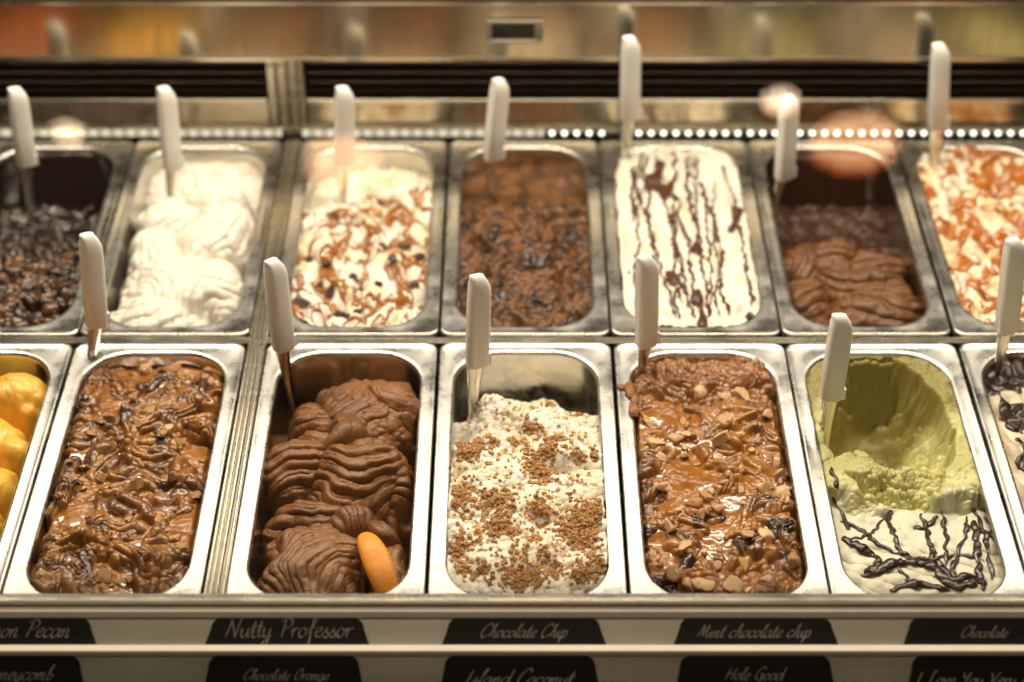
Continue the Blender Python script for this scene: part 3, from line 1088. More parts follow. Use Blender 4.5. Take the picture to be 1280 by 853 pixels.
D6 = [[(-.0117, -.0354), (-.0167, -.0525), (-.0150, -.0741), (-.0151, -.0953), (-.0051, -.1016)], [(-.020, -.112), (-.016, -.125), (-.010, -.138)], [(.0151, -.0407), (.0144, -.0655), (.0137, -.0869), (.0141, -.1016), (.010, -.120)], [(.0338, -.0385), (.0324, -.0655), (.0256, -.0953), (.022, -.118)], [(.0553, -.0451), (.0482, -.0698), (.0322, -.1079), (.026, -.13)], [(.060, -.0506), (.056, -.0784), (.0524, -.0995), (.0491, -.1243), (.050, -.142)], [(.063, -.0348), (.065, -.0612), (.063, -.0953), (.060, -.1284)], [(-.058, -.050), (-.0406, -.0652), (-.0348, -.0826), (-.0166, -.0995), (.0034, -.1037), (.0148, -.1058), (.035, -.100), (.055, -.108)], [(-.052, -.125), (-.0346, -.1202), (-.0128, -.112), (.0053, -.1099), (.0196, -.1284), (.0459, -.1284)], [(.0288, -.0437), (.0174, -.0568), (.004, -.062)], [(-.0124, -.0348), (-.0286, -.0612), (-.0395, -.0741), (-.054, -.080)], [(-.063, .0032), (-.0605, -.0191), (-.0582, -.0393), (-.0533, -.0655)], [(.0148, -.1058), (.0233, -.1243), (.03, -.145)], [(-.060, -.075), (-.0527, -.0886), (-.0397, -.0983), (-.0357, -.1109), (-.044, -.125)], [(-.03, -.142), (-.005, -.136), (.02, -.145)], [(.048, -.13), (.03, -.14), (.01, -.125)]]
W6 = [.0021, .0020, .0024, .0019, .0022, .0032, .0020, .0017, .0044, .0022, .0014, .0020, .0032, .0044, .0044, .0040]
for k, p in enumerate(D6):
    tube('chocolate_drizzle', p, W6[k], 'dsauce', g6, f, seed=k, wob=.003, lift=.0009)

# white and chocolate at the right edge
pan(7, 'F', 'front row pan of white and chocolate gelato cut by the right edge')
X, Y = grid(*NB)
Z = -.010 + .006 * fbm(X, Y, .04, 3, 2) + .003 * (groove((X + Y * .5 + .01 * N(X, Y, .03, 1)) / .016) - .6)
C = mixc(WHITE * (.93, .88, .76), WHITE * (.75, .60, .45), sstep(.0, .5, fbm(X, Y, .03, 2, 3)))
g7 = gel(7, 'F', 'white gelato with dark chocolate sauce at the right edge', X, Y, Z, C, 'cream', .002)
mask = sstep(.0, .45, fbm(X + .012 * fbm(X, Y, .03, 2, 6), Y * .5, .026, 2, 1) + .45 * sstep(.05, .09, Y) * sstep(.0, -.04, X + .015))
sheet('chocolate_sauce', X, Y, Z + .0045 * (mask - .5), M['dsauce'], g7, None, mask > .30)

# pale green at the far right: outside the picture, seen mirrored in the steel panel
pan(8, 'F', 'steel pan with pale green gelato beyond the right edge, mirrored in the panel')
X, Y = grid(70, 150)
Z = blobs(X, Y, [(0, .05, .06, .09, 0, .01, -.04, 40, .02, .004, 3), (-.01, -.08, .06, .07, 20, .0, -.04, 70, .02, .004, 3)], -.03, .01, 6)
gel(8, 'F', 'pale green gelato seen only as a blur in the steel panel at the right', X, Y, Z, mixc((.50, .46, .20), (.62, .56, .30), N(X, Y, .03, 2) * .5 + .5), 'fruit')

# ---- back row ------------------------------------------------------------
pan(1, 'B', 'back row pan of nearly black chocolate gelato at the left edge')
X, Y = grid(*NB)
wx, wy = X + .006 * fbm(X, Y, .03, 3, 1), Y + .006 * fbm(X, Y, .03, 3, 4)
f1, f2, ci = worley(wx, wy, .015, 2)
lump = np.sqrt(np.clip(1 - (f1 / .75) ** 2, 0, 1))
Z = -.030 + .013 * lump * ci + .006 * fbm(X, Y, .03, 3, 2) + .002 * fbm(X, Y, .008, 2, 3) - .045 * sstep(-.03, .10, Y) + .014 * sstep(-.04, -.12, Y)
Z = smax(Z, -.008 - 5 * np.clip(.164 - Y, 0, 1) + .002 * fbm(X, Y, .02, 3, 4), .003)  # dark coat up the back wall, added to stand for the shade there
C = mixc(DARK * .7, CHOC * .55, sstep(-.1, .5, fbm(X, Y, .02, 3, 5)) * sstep(.05, -.02, Y))
g = gel(1, 'B', 'nearly black chocolate gelato with glossy lumps', X, Y, Z, C, 'wet', .002)
f = hat(X, Y, Z)
r = random.Random(3)
for _ in range(40):
    x, y = r.uniform(-.06, .06), r.uniform(-.155, .0)
    if inside(x, y, .008):
        put_chunk('brit', 'brittle_piece', x, y, f(x, y) + .001, r.uniform(.002, .0045), g, r)

pan(2, 'B', 'back row pan of plain white whipped gelato')
X, Y = grid(*NB)
L = [(-.022, .030, .042, .040, 30, .010, -.05, -50, .011, .0036, 12, .004), (.018, .058, .040, .036, -20, .020, -.04, 30, .013, .0034, 14, .002),
     (.026, .002, .042, .058, -10, .014, -.05, 8, .0105, .0062, 14, .004), (-.030, -.030, .034, .048, 15, .004, -.05, 175, .010, .0050, 12, .004),
     (.000, -.085, .060, .056, -8, .006, -.05, 40, .0115, .0058, 14, .006), (.038, -.085, .030, .050, 20, .006, -.05, 60, .010, .0056, -8, .004), (-.02, -.128, .045, .034, 10, .000, -.04, -70, .012, .0044, 6)]
Z = blobs(X, Y, L, -.07, .005, 2, .74, .007) + .0012 * fbm(X, Y, .012, 3, 2)
Z = smax(Z, -.020 - .5 * np.clip(.16 - Y, 0, 1) + .003 * fbm(X, Y, .02, 3, 3), .004)
C = mixc(WHITE, WHITE * (1.03, 1.0, .97), sstep(-.2, .4, N(X, Y, .04, 2)))
gel(2, 'B', 'plain white whipped gelato in soft folds', X, Y, Z, C, 'cream', .003)

pan(3, 'B', 'back row pan of white gelato with caramel and dark chunks')
X, Y = grid(*NB)
wx, wy = X + .006 * fbm(X, Y, .03, 3, 1), Y + .006 * fbm(X, Y, .03, 3, 4)
f1, f2, ci = worley(wx, wy * .8, .020, 5)
lump = np.sqrt(np.clip(1 - (f1 / .8) ** 2, 0, 1))
Z = -.012 + .005 * lump + .008 * fbm(X, Y * .7, .022, 2, 5) + .004 * fbm(X, Y, .04, 2, 2) + .001 * fbm(X, Y, .008, 2, 3) - .022 * sstep(.055, .12, Y - .5 * X)
C = mixc(WHITE, WHITE * (.95, .87, .70), sstep(-.1, .5, fbm(X, Y, .03, 3, 5)))
g = gel(3, 'B', 'white gelato marbled with caramel and dark chocolate chunks', X, Y, Z, C, 'cream', .002)
def vein(X, Y, s, seed, wid, stretch=.5, warp=.010):
    """flowing marbled lines"""
    a = fbm(X + warp * fbm(X, Y, .035, 2, seed + 1), (Y + warp * fbm(X, Y, .035, 2, seed + 2)) * stretch, s, 2, seed)
    return sstep(1.0, .35, np.abs(a) / (wid * (1 + 1.1 * N(X, Y, .03, seed + 3))).clip(.004))


lim = sstep(.11, .06, Y - .5 * X)
mask = np.maximum(vein(X, Y, .032, 3, .19), .95 * vein(X, Y, .022, 6, .14)) * lim
mask = np.maximum(mask, sstep(.30, .55, fbm(X, Y * .6, .026, 2, 6)) * lim)
sheet('caramel_sauce', X, Y, Z + .0060 * (mask - .5), M['caramel'], g, None, mask > .30)
f = hat(X, Y, Z)
N3 = [(.0143, .0732), (-.036, .0338), (.0219, -.0145), (.0422, -.0219), (.0296, -.0537), (-.0085, -.0729), (.0039, -.0705), (.0087, .0416), (-.0561, -.0391), (-.0405, -.0918), (-.0253, -.1287), (.001, -.1332), (.057, -.0918), (.058, .0679), (.0028, -.0293), (-.0221, -.0391), (-.0407, -.0537), (.0202, -.0871), (.0584, -.0342), (-.0573, -.1169), (.0016, -.1011), (.035, -.03), (-.012, -.14), (-.03, -.10), (.012, .062), (.018, .081)]
r = random.Random(13)
CHB = CH['chip'] + CH['brit'][:2]
for x, y in N3:
    put_chunk(r.choice(('chip', 'brit', 'chip')), 'chocolate_chunk', x, y, f(x, y) + .001, r.uniform(.006, .0125), g, r, .5)

pan(4, 'B', 'back row pan of chocolate gelato with dark chips')
X, Y = grid(*NB)
wx, wy = X + .006 * fbm(X, Y, .03, 3, 3), Y + .006 * fbm(X, Y, .03, 3, 6)
f1, f2, ci = worley(wx, wy * .7, .018, 7)
lump = np.sqrt(np.clip(1 - (f1 / .8) ** 2, 0, 1))
Z = -.013 + folds(X, Y * .8, 3, .0080, .015) * sstep(.10, .05, Y) + .004 * fbm(X, Y, .04, 2, 2) + .0022 * fbm(X, Y, .009, 3, 3) * sstep(.09, .05, Y) - .012 * sstep(.05, .09, Y) + .0012 * fbm(X, Y * .4, .012, 2, 4)
C = mixc(CHOC * .80, CHOC * .40, sstep(-.2, .4, fbm(X, Y * .6, .018, 3, 5)))
g = gel(4, 'B', 'chocolate gelato with dark chips in the middle of the back row', X, Y, Z, C, 'choc', .0015)
mask = sstep(.05, .45, fbm(X + .01 * N(X, Y, .03, 6), Y * .45, .016, 2, 1)) * sstep(.08, .04, Y)
sheet('chocolate_sauce', X, Y, Z + .0040 * (mask - .55), M['dsauce'], g, None, mask > .35)
f = hat(X, Y, Z)
r = random.Random(14)
for x, y in [(-.0229, .1176), (-.0256, .0573), (.0178, .0006), (-.0449, -.0367), (.0512, -.044), (-.060, -.0871), (-.0026, -.0657), (.0473, .0312), (-.0194, -.044), (.0086, -.0657), (.0283, -.0633), (.0009, .0679), (-.0539, -.0095), (-.03, .09), (-.01, .06)] + [(r.uniform(-.06, .06), r.uniform(-.15, .06)) for _ in range(55)]:
    if inside(x, y, .006):
        put_chunk('chip', 'chocolate_chip', x, y, f(x, y) + .0008, r.uniform(.002, .0058), g, r, .5)

pan(5, 'B', 'back row pan of white gelato with long chocolate streaks')
X, Y = grid(*NB)
wx = X + .004 * fbm(X, Y, .03, 3, 3)
f1, f2, ci = worley(wx, Y * .30 + .008 * N(X, Y, .03, 6), .0190, 8)
lump = np.sqrt(np.clip(1 - (f1 / .85) ** 2, 0, 1))
Z = -.006 + .0035 * lump + .0045 * fbm(X, Y * .4, .016, 2, 5) + .003 * fbm(X, Y, .04, 2, 2) + .0008 * fbm(X, Y * .4, .008, 2, 3)
C = mixc(WHITE, WHITE * (.96, .92, .82), sstep(-.1, .5, fbm(X, Y, .03, 3, 5)))
g = gel(5, 'B', 'white gelato streaked lengthwise with chocolate sauce', X, Y, Z, C, 'cream', .0015)
mask = sstep(.46, .58, fbm(X, Y * .40, .026, 2, 4) + .1 * sstep(.05, -.03, Y))
sheet('chocolate_sauce', X, Y, Z + .0060 * (mask - .55), M['msauce'], g, None, mask > .30)

f5 = hat(X, Y, Z)
r = random.Random(41)
for k in range(17):
    x = -.058 + .116 * (k + r.uniform(.1, .9)) / 17
    y0, y1 = r.choice(((.158, -.13), (.155, .02), (.10, -.15), (.05, -.155), (.158, -.05), (.155, -.15)))
    n = max(4, int((y0 - y1) / .022))
    pts, dx = [], 0
    for q in range(n + 1):
        dx += r.uniform(-.0042, .0042)
        px = min(max(x + dx, -.061), .061)
        py = y0 + (y1 - y0) * q / n
        if inside(px, py, .006):
            pts.append((px, py))
    if len(pts) > 3:
        tube('chocolate_drizzle', pts, r.uniform(.0011, .0022), 'msauce', g, f5, seed=k + 3, wob=.003, lift=.0002, flat=.5)

pan(6, 'B', 'back row pan of half empty chocolate gelato with a swirled heap')
X, Y = grid(*NB)
L = [(-.042, -.030, .034, .040, 30, -.018, -.07, -50, .011, .0060, 8, .010), (-.010, -.020, .034, .028, -20, -.008, -.06, -80, .011, .0045, 12, .006), (.030, -.035, .034, .034, -30, -.014, -.06, -50, .010, .0045, 10, .004), (-.045, -.085, .026, .034, 0, -.020, -.07, -70, .012, .005, 6, .01),
     (.014, -.072, .058, .036, -12, -.012, -.07, -92, .0125, .0085, 9, .014), (.020, -.115, .054, .044, -16, -.010, -.06, -90, .0145, .0075, 9, .010), (-.03, -.135, .034, .026, 0, -.026, -.06, -40, .009, .003, 0), (.05, -.08, .02, .05, 0, -.014, -.06, -80, .011, .004, 0)]
Z = blobs(X, Y, L, -.078, .004, 7, .72, .010) + .0010 * fbm(X, Y, .010, 3, 2)
Z = smax(Z, -.055 - .012 * sstep(.02, .1, Y) + .005 * fbm(X, Y, .02, 3, 3), .004)
Z = smax(Z, -.010 - 5 * np.clip(.163 - Y, 0, 1) + .002 * fbm(X, Y, .02, 3, 4), .003)
C = mixc(CHOC * .80, CHOC * .60, sstep(-.3, .5, fbm(X, Y, .04, 3, 5)))
C = mixc(C, DARK * 1.5, sstep(.01, .05, Y + .01 * fbm(X, Y, .03, 2, 2)))  # empty back half darkened, shade put into the gelato colour
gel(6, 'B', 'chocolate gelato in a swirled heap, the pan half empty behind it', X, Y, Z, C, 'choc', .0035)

pan(7, 'B', 'back row pan of white gelato with orange caramel at the right')
X, Y = grid(*NB)
wx, wy = X + .004 * fbm(X, Y, .02, 3, 3), Y + .004 * fbm(X, Y, .02, 3, 6)
f1, f2, ci = worley(wx, wy * .7, .013, 9)
lump = np.sqrt(np.clip(1 - (f1 / .85) ** 2, 0, 1))
Z = -.008 + .0035 * lump + .006 * fbm(X, Y * .6, .018, 2, 5) + .003 * fbm(X, Y, .04, 2, 2) + .001 * fbm(X, Y, .008, 2, 3)
C = mixc(WHITE * (1, .95, .85), WHITE * (.95, .80, .55), sstep(-.1, .5, fbm(X, Y, .03, 3, 5)))
g = gel(7, 'B', 'white gelato covered in runny orange caramel', X, Y, Z, C, 'cream', .0015)
mask = np.maximum(vein(X, Y, .030, 4, .26, .42, .014), vein(X, Y, .019, 1, .17, .5, .012))
mask = np.maximum(mask, sstep(.25, .5, fbm(X, Y * .5, .03, 2, 3)))
sheet('caramel_sauce', X, Y, Z + .0055 * (mask - .5), M['ocaramel'], g, None, mask > .25)

# ------------------------------------------------------------------ spatulas
def spatula(entry, bottom, top, yaw, label):
    e, b, tp = (np.array(v, float) for v in (entry, bottom, top))
    t = empty('spatula', tuple(e))
    tag(t, label, 'spatula', 'white handled spatulas in the pans')
    ax = tp - b
    Lh = np.linalg.norm(ax)
    w = ax / Lh
    u = np.array([math.cos(yaw), math.sin(yaw), 0])
    u = u - w * (u @ w)
    u /= np.linalg.norm(u)
    v = np.cross(w, u)
    hw, ht = .0104, .0082
    rings = []
    n = 20
    for s, k, off in ((0, .80, 0), (.012, .93, 0), (.03, 1, 0), (.40, 1.04, 0), (.72, 1.02, 0), (.80, 1.0, 0), (.86, .96, .02), (.91, .86, .10), (.95, .70, .20), (.98, .48, .32), (.995, .25, .40), (1.0, .06, .44)):
        ring = []
        for i in range(n):
            a = 2 * math.pi * i / n
            cx = abs(math.cos(a)) ** .55 * math.copysign(1, math.cos(a))
            cy = abs(math.sin(a)) ** .55 * math.copysign(1, math.sin(a))
            kk = k if s < .8 else (k * .5 + .5 if False else k)
            p = b + w * (s * Lh) + u * (cx * hw * (kk if s < .8 else (.35 + .65 * kk) * (0.12 if s >= 1 else 1) if s > .97 else kk) - off * hw) + v * (cy * ht * kk)
            ring.append(tuple(p - e))
        rings.append(ring)
    V, F = loft(rings, True, True)
    link('handle', py_mesh('handle', V, F, True), M['handle'], t)
    # collar at the handle's foot on the far side
    V2 = []
    c0 = b + u * .0062
    for s in (.02, .14):
        for du, dv in ((-.0035, -.006), (.0058, -.006), (.0058, .006), (-.0035, .006)):
            V2.append(tuple(c0 + w * (s * Lh) + u * du + v * dv - e))
    F2 = [(3, 2, 1, 0), (4, 5, 6, 7), (0, 1, 5, 4), (1, 2, 6, 5), (2, 3, 7, 6), (3, 0, 4, 7)]
    link('handle_shoulder', py_mesh('handle_shoulder', V2, F2), M['handle'], t)
    # blade: curved tapering steel that sinks into the gelato
    a0 = b + w * .004
    a1 = e + (e - b) / np.linalg.norm(e - b) * .030
    rings = []
    for k in range(13):
        q = k / 12
        c = a0 * (1 - q) + a1 * q + v * (.004 * math.sin(q * math.pi)) + u * (.003 * math.sin(q * 2.2))
        tw = 0.9 * q
        uu = u * math.cos(tw) + v * math.sin(tw)
        vv = -u * math.sin(tw) + v * math.cos(tw)
        bw = .0085 * (1 - q) + .0052 * q
        th = .0007
        ring = []
        for j in range(9):
            x = -1 + j / 4
            ring.append(tuple(c + uu * bw * x + vv * (.0028 * (x * x - .5) + th) - e))
        for j in range(8, -1, -1):
            x = -1 + j / 4
            ring.append(tuple(c + uu * bw * x + vv * (.0028 * (x * x - .5) - th) - e))
        rings.append(ring)
    V, F = loft(rings, True, True)
    link('blade', py_mesh('blade', V, F, True), M['blade'], t)
    return t


SP = [
    ((-.4644, .2774, -.020), (-.4601, .2784, .024), (-.4575, .2874, .1185), .35, 'white handled spatula in the nearly black chocolate gelato'),
    ((-.3086, .2935, -.020), (-.3035, .2935, .0096), (-.3016, .3035, .1104), .35, 'white handled spatula in the plain white whipped gelato'),
    ((-.1168, .2854, -.020), (-.1127, .2854, .0221), (-.1074, .2954, .1150), .15, 'white handled spatula in the white gelato with caramel and dark chunks'),
    ((.0489, .2854, -.020), (.0510, .2854, .0272), (.0601, .2954, .1249), .3, 'white handled spatula in the chocolate gelato with dark chips'),
    ((.1991, .3347, -.020), (.2029, .3347, .0484), (.2012, .3447, .1490), .2, 'white handled spatula in the chocolate streaked white gelato, its tip highest'),
    ((.3631, .2583, -.020), (.3684, .2583, .0198), (.3675, .2683, .1200), .3, 'white handled spatula in the half empty chocolate pan'),
    ((.5512, .3347, -.020), (.5468, .3347, .0381), (.5380, .3447, .1402), .3, 'white handled spatula in the orange caramel gelato'),
    ((-.3400, -.0300, -.016), (-.3283, -.0276, .0364), (-.3228, -.0176, .1397), .55, 'white handled spatula in the chocolate caramel gelato with brittle'),
    ((-.1435, -.0586, -.020), (-.1451, -.0586, .0322), (-.1482, -.0486, .1324), .45, 'white handled spatula in the folded chocolate gelato'),
    ((.0339, -.0947, -.020), (.0392, -.0947, .0415), (.0431, -.0847, .1402), .3, 'white handled spatula in the biscuit crumb gelato'),
    ((.1992, -.0463, -.016), (.2010, -.0463, .0275), (.1980, -.0363, .1274), .2, 'white handled spatula in the caramel gelato with nuts'),
    ((.3646, -.1354, -.020), (.3649, -.1354, .0354), (.3683, -.1254, .1255), .3, 'white handled spatula in the green pistachio gelato'),
    ((.5455, -.0463, -.016), (.5438, -.0463, .0439), (.5382, -.0363, .1464), .3, 'white handled spatula at the right edge, front row'),
]
rs = random.Random(5)
for q in SP:
    spatula(q[0], q[1], q[2], q[3] + rs.uniform(-.25, .3), q[4])

# ------------------------------------------------------------------ name cards with handwriting
GL = {
    'a': (1.15, [[(.9, .85), (.55, 1), (.15, .75), (.1, .25), (.35, 0), (.7, .25), (.95, .95)], [(.95, .95), (.9, .3), (1.05, .02), (1.3, .2)]]),
    'b': (1.0, [[(.2, .5), (.55, 1.6), (.5, 2), (.3, 1.5), (.25, .2), (.5, 0), (.85, .3), (.75, .75), (.4, .7)]]),
    'c': (.88, [[(.85, .8), (.6, 1), (.2, .75), (.12, .3), (.4, 0), (.9, .25)]]),
    'd': (1.2, [[(.9, .85), (.55, 1), (.15, .75), (.1, .25), (.35, 0), (.75, .3), (1.0, 1.2), (1.1, 2.0)], [(1.1, 2.0), (.95, .3), (1.1, 0), (1.3, .2)]]),
    'e': (.85, [[(.1, .45), (.6, .6), (.75, .85), (.5, 1), (.2, .7), (.15, .25), (.45, 0), (.9, .25)]]),
    'f': (.75, [[(.1, .3), (.6, 1.3), (.75, 1.9), (.5, 1.9), (.4, 1), (.3, -.6), (.15, -.9)], [(.1, .95), (.8, 1.0)]]),
    'g': (1.15, [[(.9, .85), (.55, 1), (.15, .75), (.1, .25), (.35, 0), (.75, .3), (.95, .95)], [(.95, .95), (.8, -.5), (.5, -.95), (.25, -.7), (.6, -.2), (1.3, .25)]]),
    'h': (1.1, [[(.1, .3), (.55, 1.5), (.6, 2.0), (.4, 1.7), (.2, 0)], [(.25, .4), (.6, .95), (.8, .85), (.75, .2), (.95, 0), (1.2, .2)]]),
    'i': (.6, [[(0, .3), (.3, .95), (.25, .2), (.45, 0), (.7, .2)], [(.42, 1.4), (.50, 1.5)]]),
    'l': (.58, [[(0, .3), (.5, 1.5), (.55, 2.0), (.35, 1.7), (.2, .3), (.4, 0), (.65, .2)]]),
    'm': (1.35, [[(0, .5), (.2, .95), (.15, 0)], [(.2, .5), (.5, 1), (.62, .7), (.55, 0)], [(.6, .5), (.9, 1), (1.05, .7), (1.0, .15), (1.15, 0), (1.4, .2)]]),
    'n': (1.0, [[(0, .5), (.2, .95), (.15, 0)], [(.2, .5), (.55, 1), (.7, .75), (.65, .15), (.8, 0), (1.05, .2)]]),
    'o': (.95, [[(.55, 1), (.2, .8), (.1, .3), (.35, 0), (.75, .3), (.8, .75), (.55, 1), (.7, .85), (1.05, .9)]]),
    'p': (.95, [[(0, .5), (.25, 1), (.1, -.9)], [(.2, .5), (.55, 1), (.85, .7), (.7, .1), (.4, .02), (.2, .2)]]),
    'r': (.78, [[(0, .5), (.25, 1.0), (.15, 0)], [(.2, .5), (.5, .95), (.8, .9)]]),
    's': (.75, [[(0, .2), (.45, 1.0), (.4, .7), (.65, .3), (.45, 0), (.1, .1)], [(.5, .02), (.85, .25)]]),
    't': (.65, [[(.1, .4), (.45, 1.7), (.3, .3), (.45, 0), (.75, .2)], [(.05, 1.1), (.7, 1.15)]]),
    'u': (1.05, [[(0, .5), (.2, .95), (.15, .25), (.35, 0), (.7, .4), (.85, .95)], [(.85, .95), (.8, .2), (.95, 0), (1.2, .2)]]),
    'v': (.9, [[(0, .6), (.2, .95), (.35, 0), (.75, .9), (1.0, .9)]]),
    'y': (1.05, [[(0, .5), (.2, .95), (.15, .25), (.35, 0), (.7, .4), (.85, .95)], [(.85, .95), (.65, -.5), (.35, -.95), (.15, -.7), (.5, -.2), (1.15, .25)]]),
    'C': (1.3, [[(1.3, 1.6), (1.2, 2.0), (.8, 2.0), (.3, 1.4), (.15, .5), (.5, 0), (1.1, .3), (1.4, .5)]]),
    'N': (1.5, [[(0, 0), (.3, 1.0), (.45, 1.9)], [(.45, 1.9), (.8, .8), (1.0, 0)], [(1.0, 0), (1.2, 1.0), (1.45, 2.0)]]),
    'P': (1.25, [[(.3, 0), (.45, 1.0), (.55, 1.9)], [(.1, 1.6), (.6, 2), (1.2, 1.8), (1.15, 1.2), (.55, .9)]]),
    'M': (1.7, [[(0, 0), (.35, 1.2), (.45, 1.9)], [(.45, 1.9), (.65, .9), (.7, .1)], [(.7, .1), (1.0, 1.2), (1.25, 1.9)], [(1.25, 1.9), (1.3, .5), (1.5, 0), (1.7, .2)]]),
    'I': (.9, [[(.2, 0), (.4, 1), (.5, 1.9)]]),
    'H': (1.5, [[(.2, 0), (.35, 1), (.5, 1.9)], [(1.1, 0), (1.25, 1), (1.4, 1.9)], [(.2, .95), (.8, 1.0), (1.3, 1.0)]]),
    'G': (1.4, [[(1.3, 1.6), (1.0, 2.0), (.4, 1.5), (.15, .6), (.5, 0), (1.0, .3), (1.15, .9)], [(.7, .9), (1.2, .9), (.95, -.4), (.5, -.7)]]),
    'L': (1.2, [[(.9, 1.8), (.7, 2.0), (.5, 1.5), (.35, .5), (.1, .05), (.5, .1), (1.0, 0), (1.2, .2)]]),
    'Y': (1.2, [[(.2, 1.8), (.35, 1.1), (.7, 1.1), (1.15, 1.9)], [(1.15, 1.9), (.8, .8), (.6, 0)]]),
    'V': (1.2, [[(.1, 1.8), (.4, 1.0), (.45, 0), (.9, 1.2), (1.3, 1.9)]]),
    'O': (1.35, [[(.8, 2), (.3, 1.5), (.15, .5), (.5, 0), (1.1, .5), (1.2, 1.5), (.8, 2), (.6, 1.7)]]),
    'S': (1.1, [[(1.1, 1.7), (.8, 2.0), (.4, 1.6), (.7, 1.0), (.8, .4), (.4, 0), (.05, .2)]]),
}


def catmull(P, per=7):
    P = np.array(P, float)
    m = len(P)
    out = []
    for i in range(m - 1):
        p0, p1, p2, p3 = P[max(i - 1, 0)], P[i], P[i + 1], P[min(i + 2, m - 1)]
        for k in range(per):
            u = k / per
            out.append(.5 * (2 * p1 + (p2 - p0) * u + (2 * p0 - 5 * p1 + 4 * p2 - p3) * u * u + (3 * p1 - p0 - 3 * p2 + p3) * u ** 3))
    out.append(P[-1])
    return np.array(out)


def lettering(text, width, slant, nib):
    """brush strokes as thin ribbons; returns verts in the card's plane, faces and the text height unit"""
    pen, strokes = 0.0, []
    r = random.Random(len(text))
    for ch in text:
        if ch == ' ':
            pen += .75
            continue
        adv, st = GL[ch]
        for s in st:
            c = catmull(s)
            c[:, 1] += r.uniform(-.04, .04)
            c[:, 0] += slant * c[:, 1] + pen
            strokes.append(c)
        pen += adv
    sc = width / pen
    V, F = [], []
    for k, c in enumerate(strokes):
        c = c * sc
        d = np.gradient(c, axis=0)
        ang = np.arctan2(d[:, 1], d[:, 0])
        hw = nib * sc * (.35 + .65 * np.abs(np.sin(ang - .55)))
        hw = hw * np.minimum(1, .45 + np.minimum(np.arange(len(c)), np.arange(len(c))[::-1]) * .25)
        nn = np.stack([-np.sin(ang), np.cos(ang)], 1)
        b = len(V)
        for p, n_, h in zip(c, nn, hw):
            V.append((p[0] + n_[0] * h, p[1] + n_[1] * h, .00002 * k))
            V.append((p[0] - n_[0] * h, p[1] - n_[1] * h, .00002 * k))
        F += [(b + 2 * i, b + 2 * i + 1, b + 2 * i + 3, b + 2 * i + 2) for i in range(len(c) - 1)]
    return V, F, sc


def card(xc, yz, up, wb, wt, h, text, tx, ty, tw, slant, nib, label, r=.009):
    """rounded card leaning on a ledge; up = unit vector in the (y, z) plane"""
    t = empty('name_card', (xc, yz[0], yz[1]))
    tag(t, label, 'card', 'black name cards along the front')
    ny = (-up[1], up[0])

    def P(x, q, d):
        return (x, up[0] * q + ny[0] * d, up[1] * q + ny[1] * d)
    out = [(-wb / 2, 0), (wb / 2, 0)]
    for sx, a0 in ((1, 0), (-1, 90)):
        for i in range(9):
            a = math.radians(a0 + 90 * i / 8)
            out.append((sx * (wt / 2 - r) + r * math.cos(a), h - r + r * math.sin(a)))
    n = len(out)
    V = [P(x, q, 0) for x, q in out] + [P(x, q, .0012) for x, q in out]
    F = [tuple(range(n - 1, -1, -1)), tuple(range(n, 2 * n))] + [(i, (i + 1) % n, n + (i + 1) % n, n + i) for i in range(n)]
    link('card_board', py_mesh('card_board', V, F), M['card'], t)
    V, F, sc = lettering(text, tw, slant, nib)
    V = [P(tx + x, ty + y, .0014 + z) for x, y, z in V]
    link('lettering', py_mesh('lettering', V, F), M['chalk'], t)
    return t


u1 = np.array([.0205, .0205])
u1 = u1 / np.linalg.norm(u1)
b1 = (-.4028, -.0135)
u2 = np.array([.039, .0485])
u2 = u2 / np.linalg.norm(u2)
b2 = (-.444, -.0535)
PX = 1.0 / 1512
PX2 = 1.0 / 1540
CX = lambda px, s: .0721 + (px - 640) * s
row1 = [(20, 'Cinnamon Pecan', -88, 156, .35, .085, 'upper name card reading Pecan, cut by the left edge'),
        (360, 'Nutty Professor', -77, 158, .15, .09, 'black name card lettered Nutty Professor'),
        (655, 'Chocolate Chip', -56, 108, .45, .13, 'black name card lettered Chocolate Chip'),
        (944, 'Mint chocolate chip', -74, 140, .45, .13, 'black name card lettered Mint chocolate chip'),
        (1230, 'Chocolate', -32, 58, .45, .12, 'upper right name card lettered only Chocolate')]
for px, tx, x0, w, sl, nib, lab in row1:
    card(CX(px, PX), b1, u1, 210 * PX, 190 * PX, .0272, tx, x0 * PX, .0112, w * PX, sl, nib, lab)
row2 = [(0, 'Honeycomb', -30, 90, .4, .08, 'lower name card at the left edge with faint lettering'),
        (352, 'Chocolate Orange', -52, 108, .4, .10, 'black name card lettered Chocolate Orange'),
        (650, 'Island Coconut', -72, 136, .45, .12, 'black name card lettered Island Coconut'),
        (947, 'Hole Good', -40, 74, .4, .10, 'lower name card right of the Island Coconut card'),
        (1240, 'I Love You Very Much', -92, 176, .3, .12, 'lower right name card beginning I Love You')]
for px, tx, x0, w, sl, nib, lab in row2:
    big = 'Island' in tx or 'Love' in tx
    card(CX(px, PX2), b2, u2, 216 * PX2, 190 * PX2, .0545, tx, x0 * PX2, .0300 if big else .0345, w * PX2, sl, nib, lab)

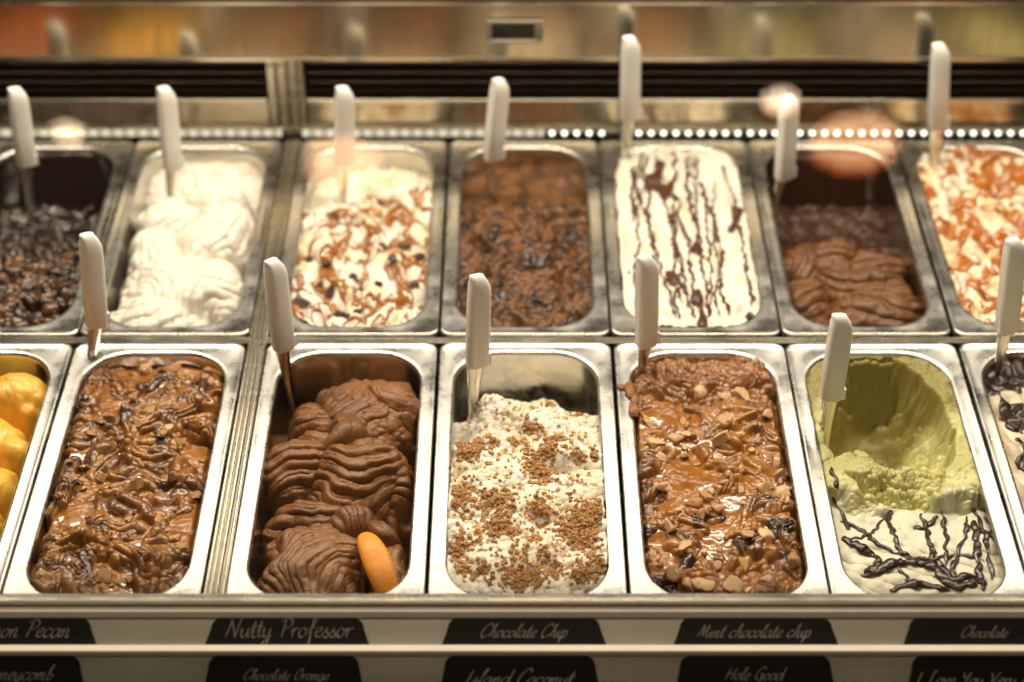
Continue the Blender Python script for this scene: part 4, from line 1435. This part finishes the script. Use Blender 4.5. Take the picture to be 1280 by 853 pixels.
# ------------------------------------------------------------------ sloping front glass and the lamps it mirrors
b = math.radians(36)
sv = np.array([math.sin(b), math.cos(b)])
nv = np.array([-math.cos(b), math.sin(b)])
p0 = np.array([-.3822, .0150])
prof = [p0, p0 + sv * .66, p0 + sv * .66 - nv * .004, p0 - nv * .004]
g = extrude_x('front_glass', [tuple(p) for p in reversed(prof)], X0 - .1, X1 + .1, M['glass'])
tag(g, 'clear sloping glass front over the pans with warm lamp reflections', 'glass')


def pendant(loc, dia, label, hgt=0.75, glow='lamp_disc'):
    t = empty('pendant_lamp', loc)
    tag(t, label, 'lamp', 'copper lamps mirrored in the glass')
    R = dia / 2
    n = 40
    rings = []
    for q in range(15):
        a = q / 14 * math.pi / 2 * .97
        rings.append([(R * math.cos(a) * math.cos(2 * math.pi * i / n), R * math.cos(a) * math.sin(2 * math.pi * i / n), hgt * dia * math.sin(a)) for i in range(n)])
    for q in range(14, -1, -1):
        a = q / 14 * math.pi / 2 * .97
        k = .965
        rings.append([(R * k * math.cos(a) * math.cos(2 * math.pi * i / n), R * k * math.cos(a) * math.sin(2 * math.pi * i / n), hgt * dia * math.sin(a) * k) for i in range(n)])
    V, F = loft(rings)
    link('lamp_shade', py_mesh('lamp_shade', V, F, True), M['copper'], t)
    k = .90
    V, F = loft([[(R * k * q * math.cos(2 * math.pi * i / n), R * k * q * math.sin(2 * math.pi * i / n), z * dia) for i in range(n)] for q, z in ((1, .09), (1, .05), (.8, .035), (.4, .025), (.05, .02))], True, True)
    link('glow_disc', py_mesh('glow_disc', V, F, True), M[glow], t)  # added disc that glows in place of the lit shade interior
    rings = [[(.004 * math.cos(2 * math.pi * i / 8), .004 * math.sin(2 * math.pi * i / 8), z) for i in range(8)] for z in (hgt * dia * .98, hgt * dia + .8)]
    V, F = loft(rings, True, True)
    link('cord', py_mesh('cord', V, F, True), M['dark'], t)
    return t


pendant((-.331, -2.467, 2.209), .195, 'round copper pendant lamp mirrored over the white caramel gelato')
pendant((.886, -2.409, 2.223), .225, 'large copper pendant lamp mirrored over the half empty chocolate pan')
pendant((-1.317, -3.482, 3.170), .093, 'small copper lamp mirrored above the nearly black gelato', .5, 'spot')
pendant((.919, -3.476, 3.294), .108, 'small copper lamp mirrored at the spatula of the half empty chocolate', .5, 'spot')
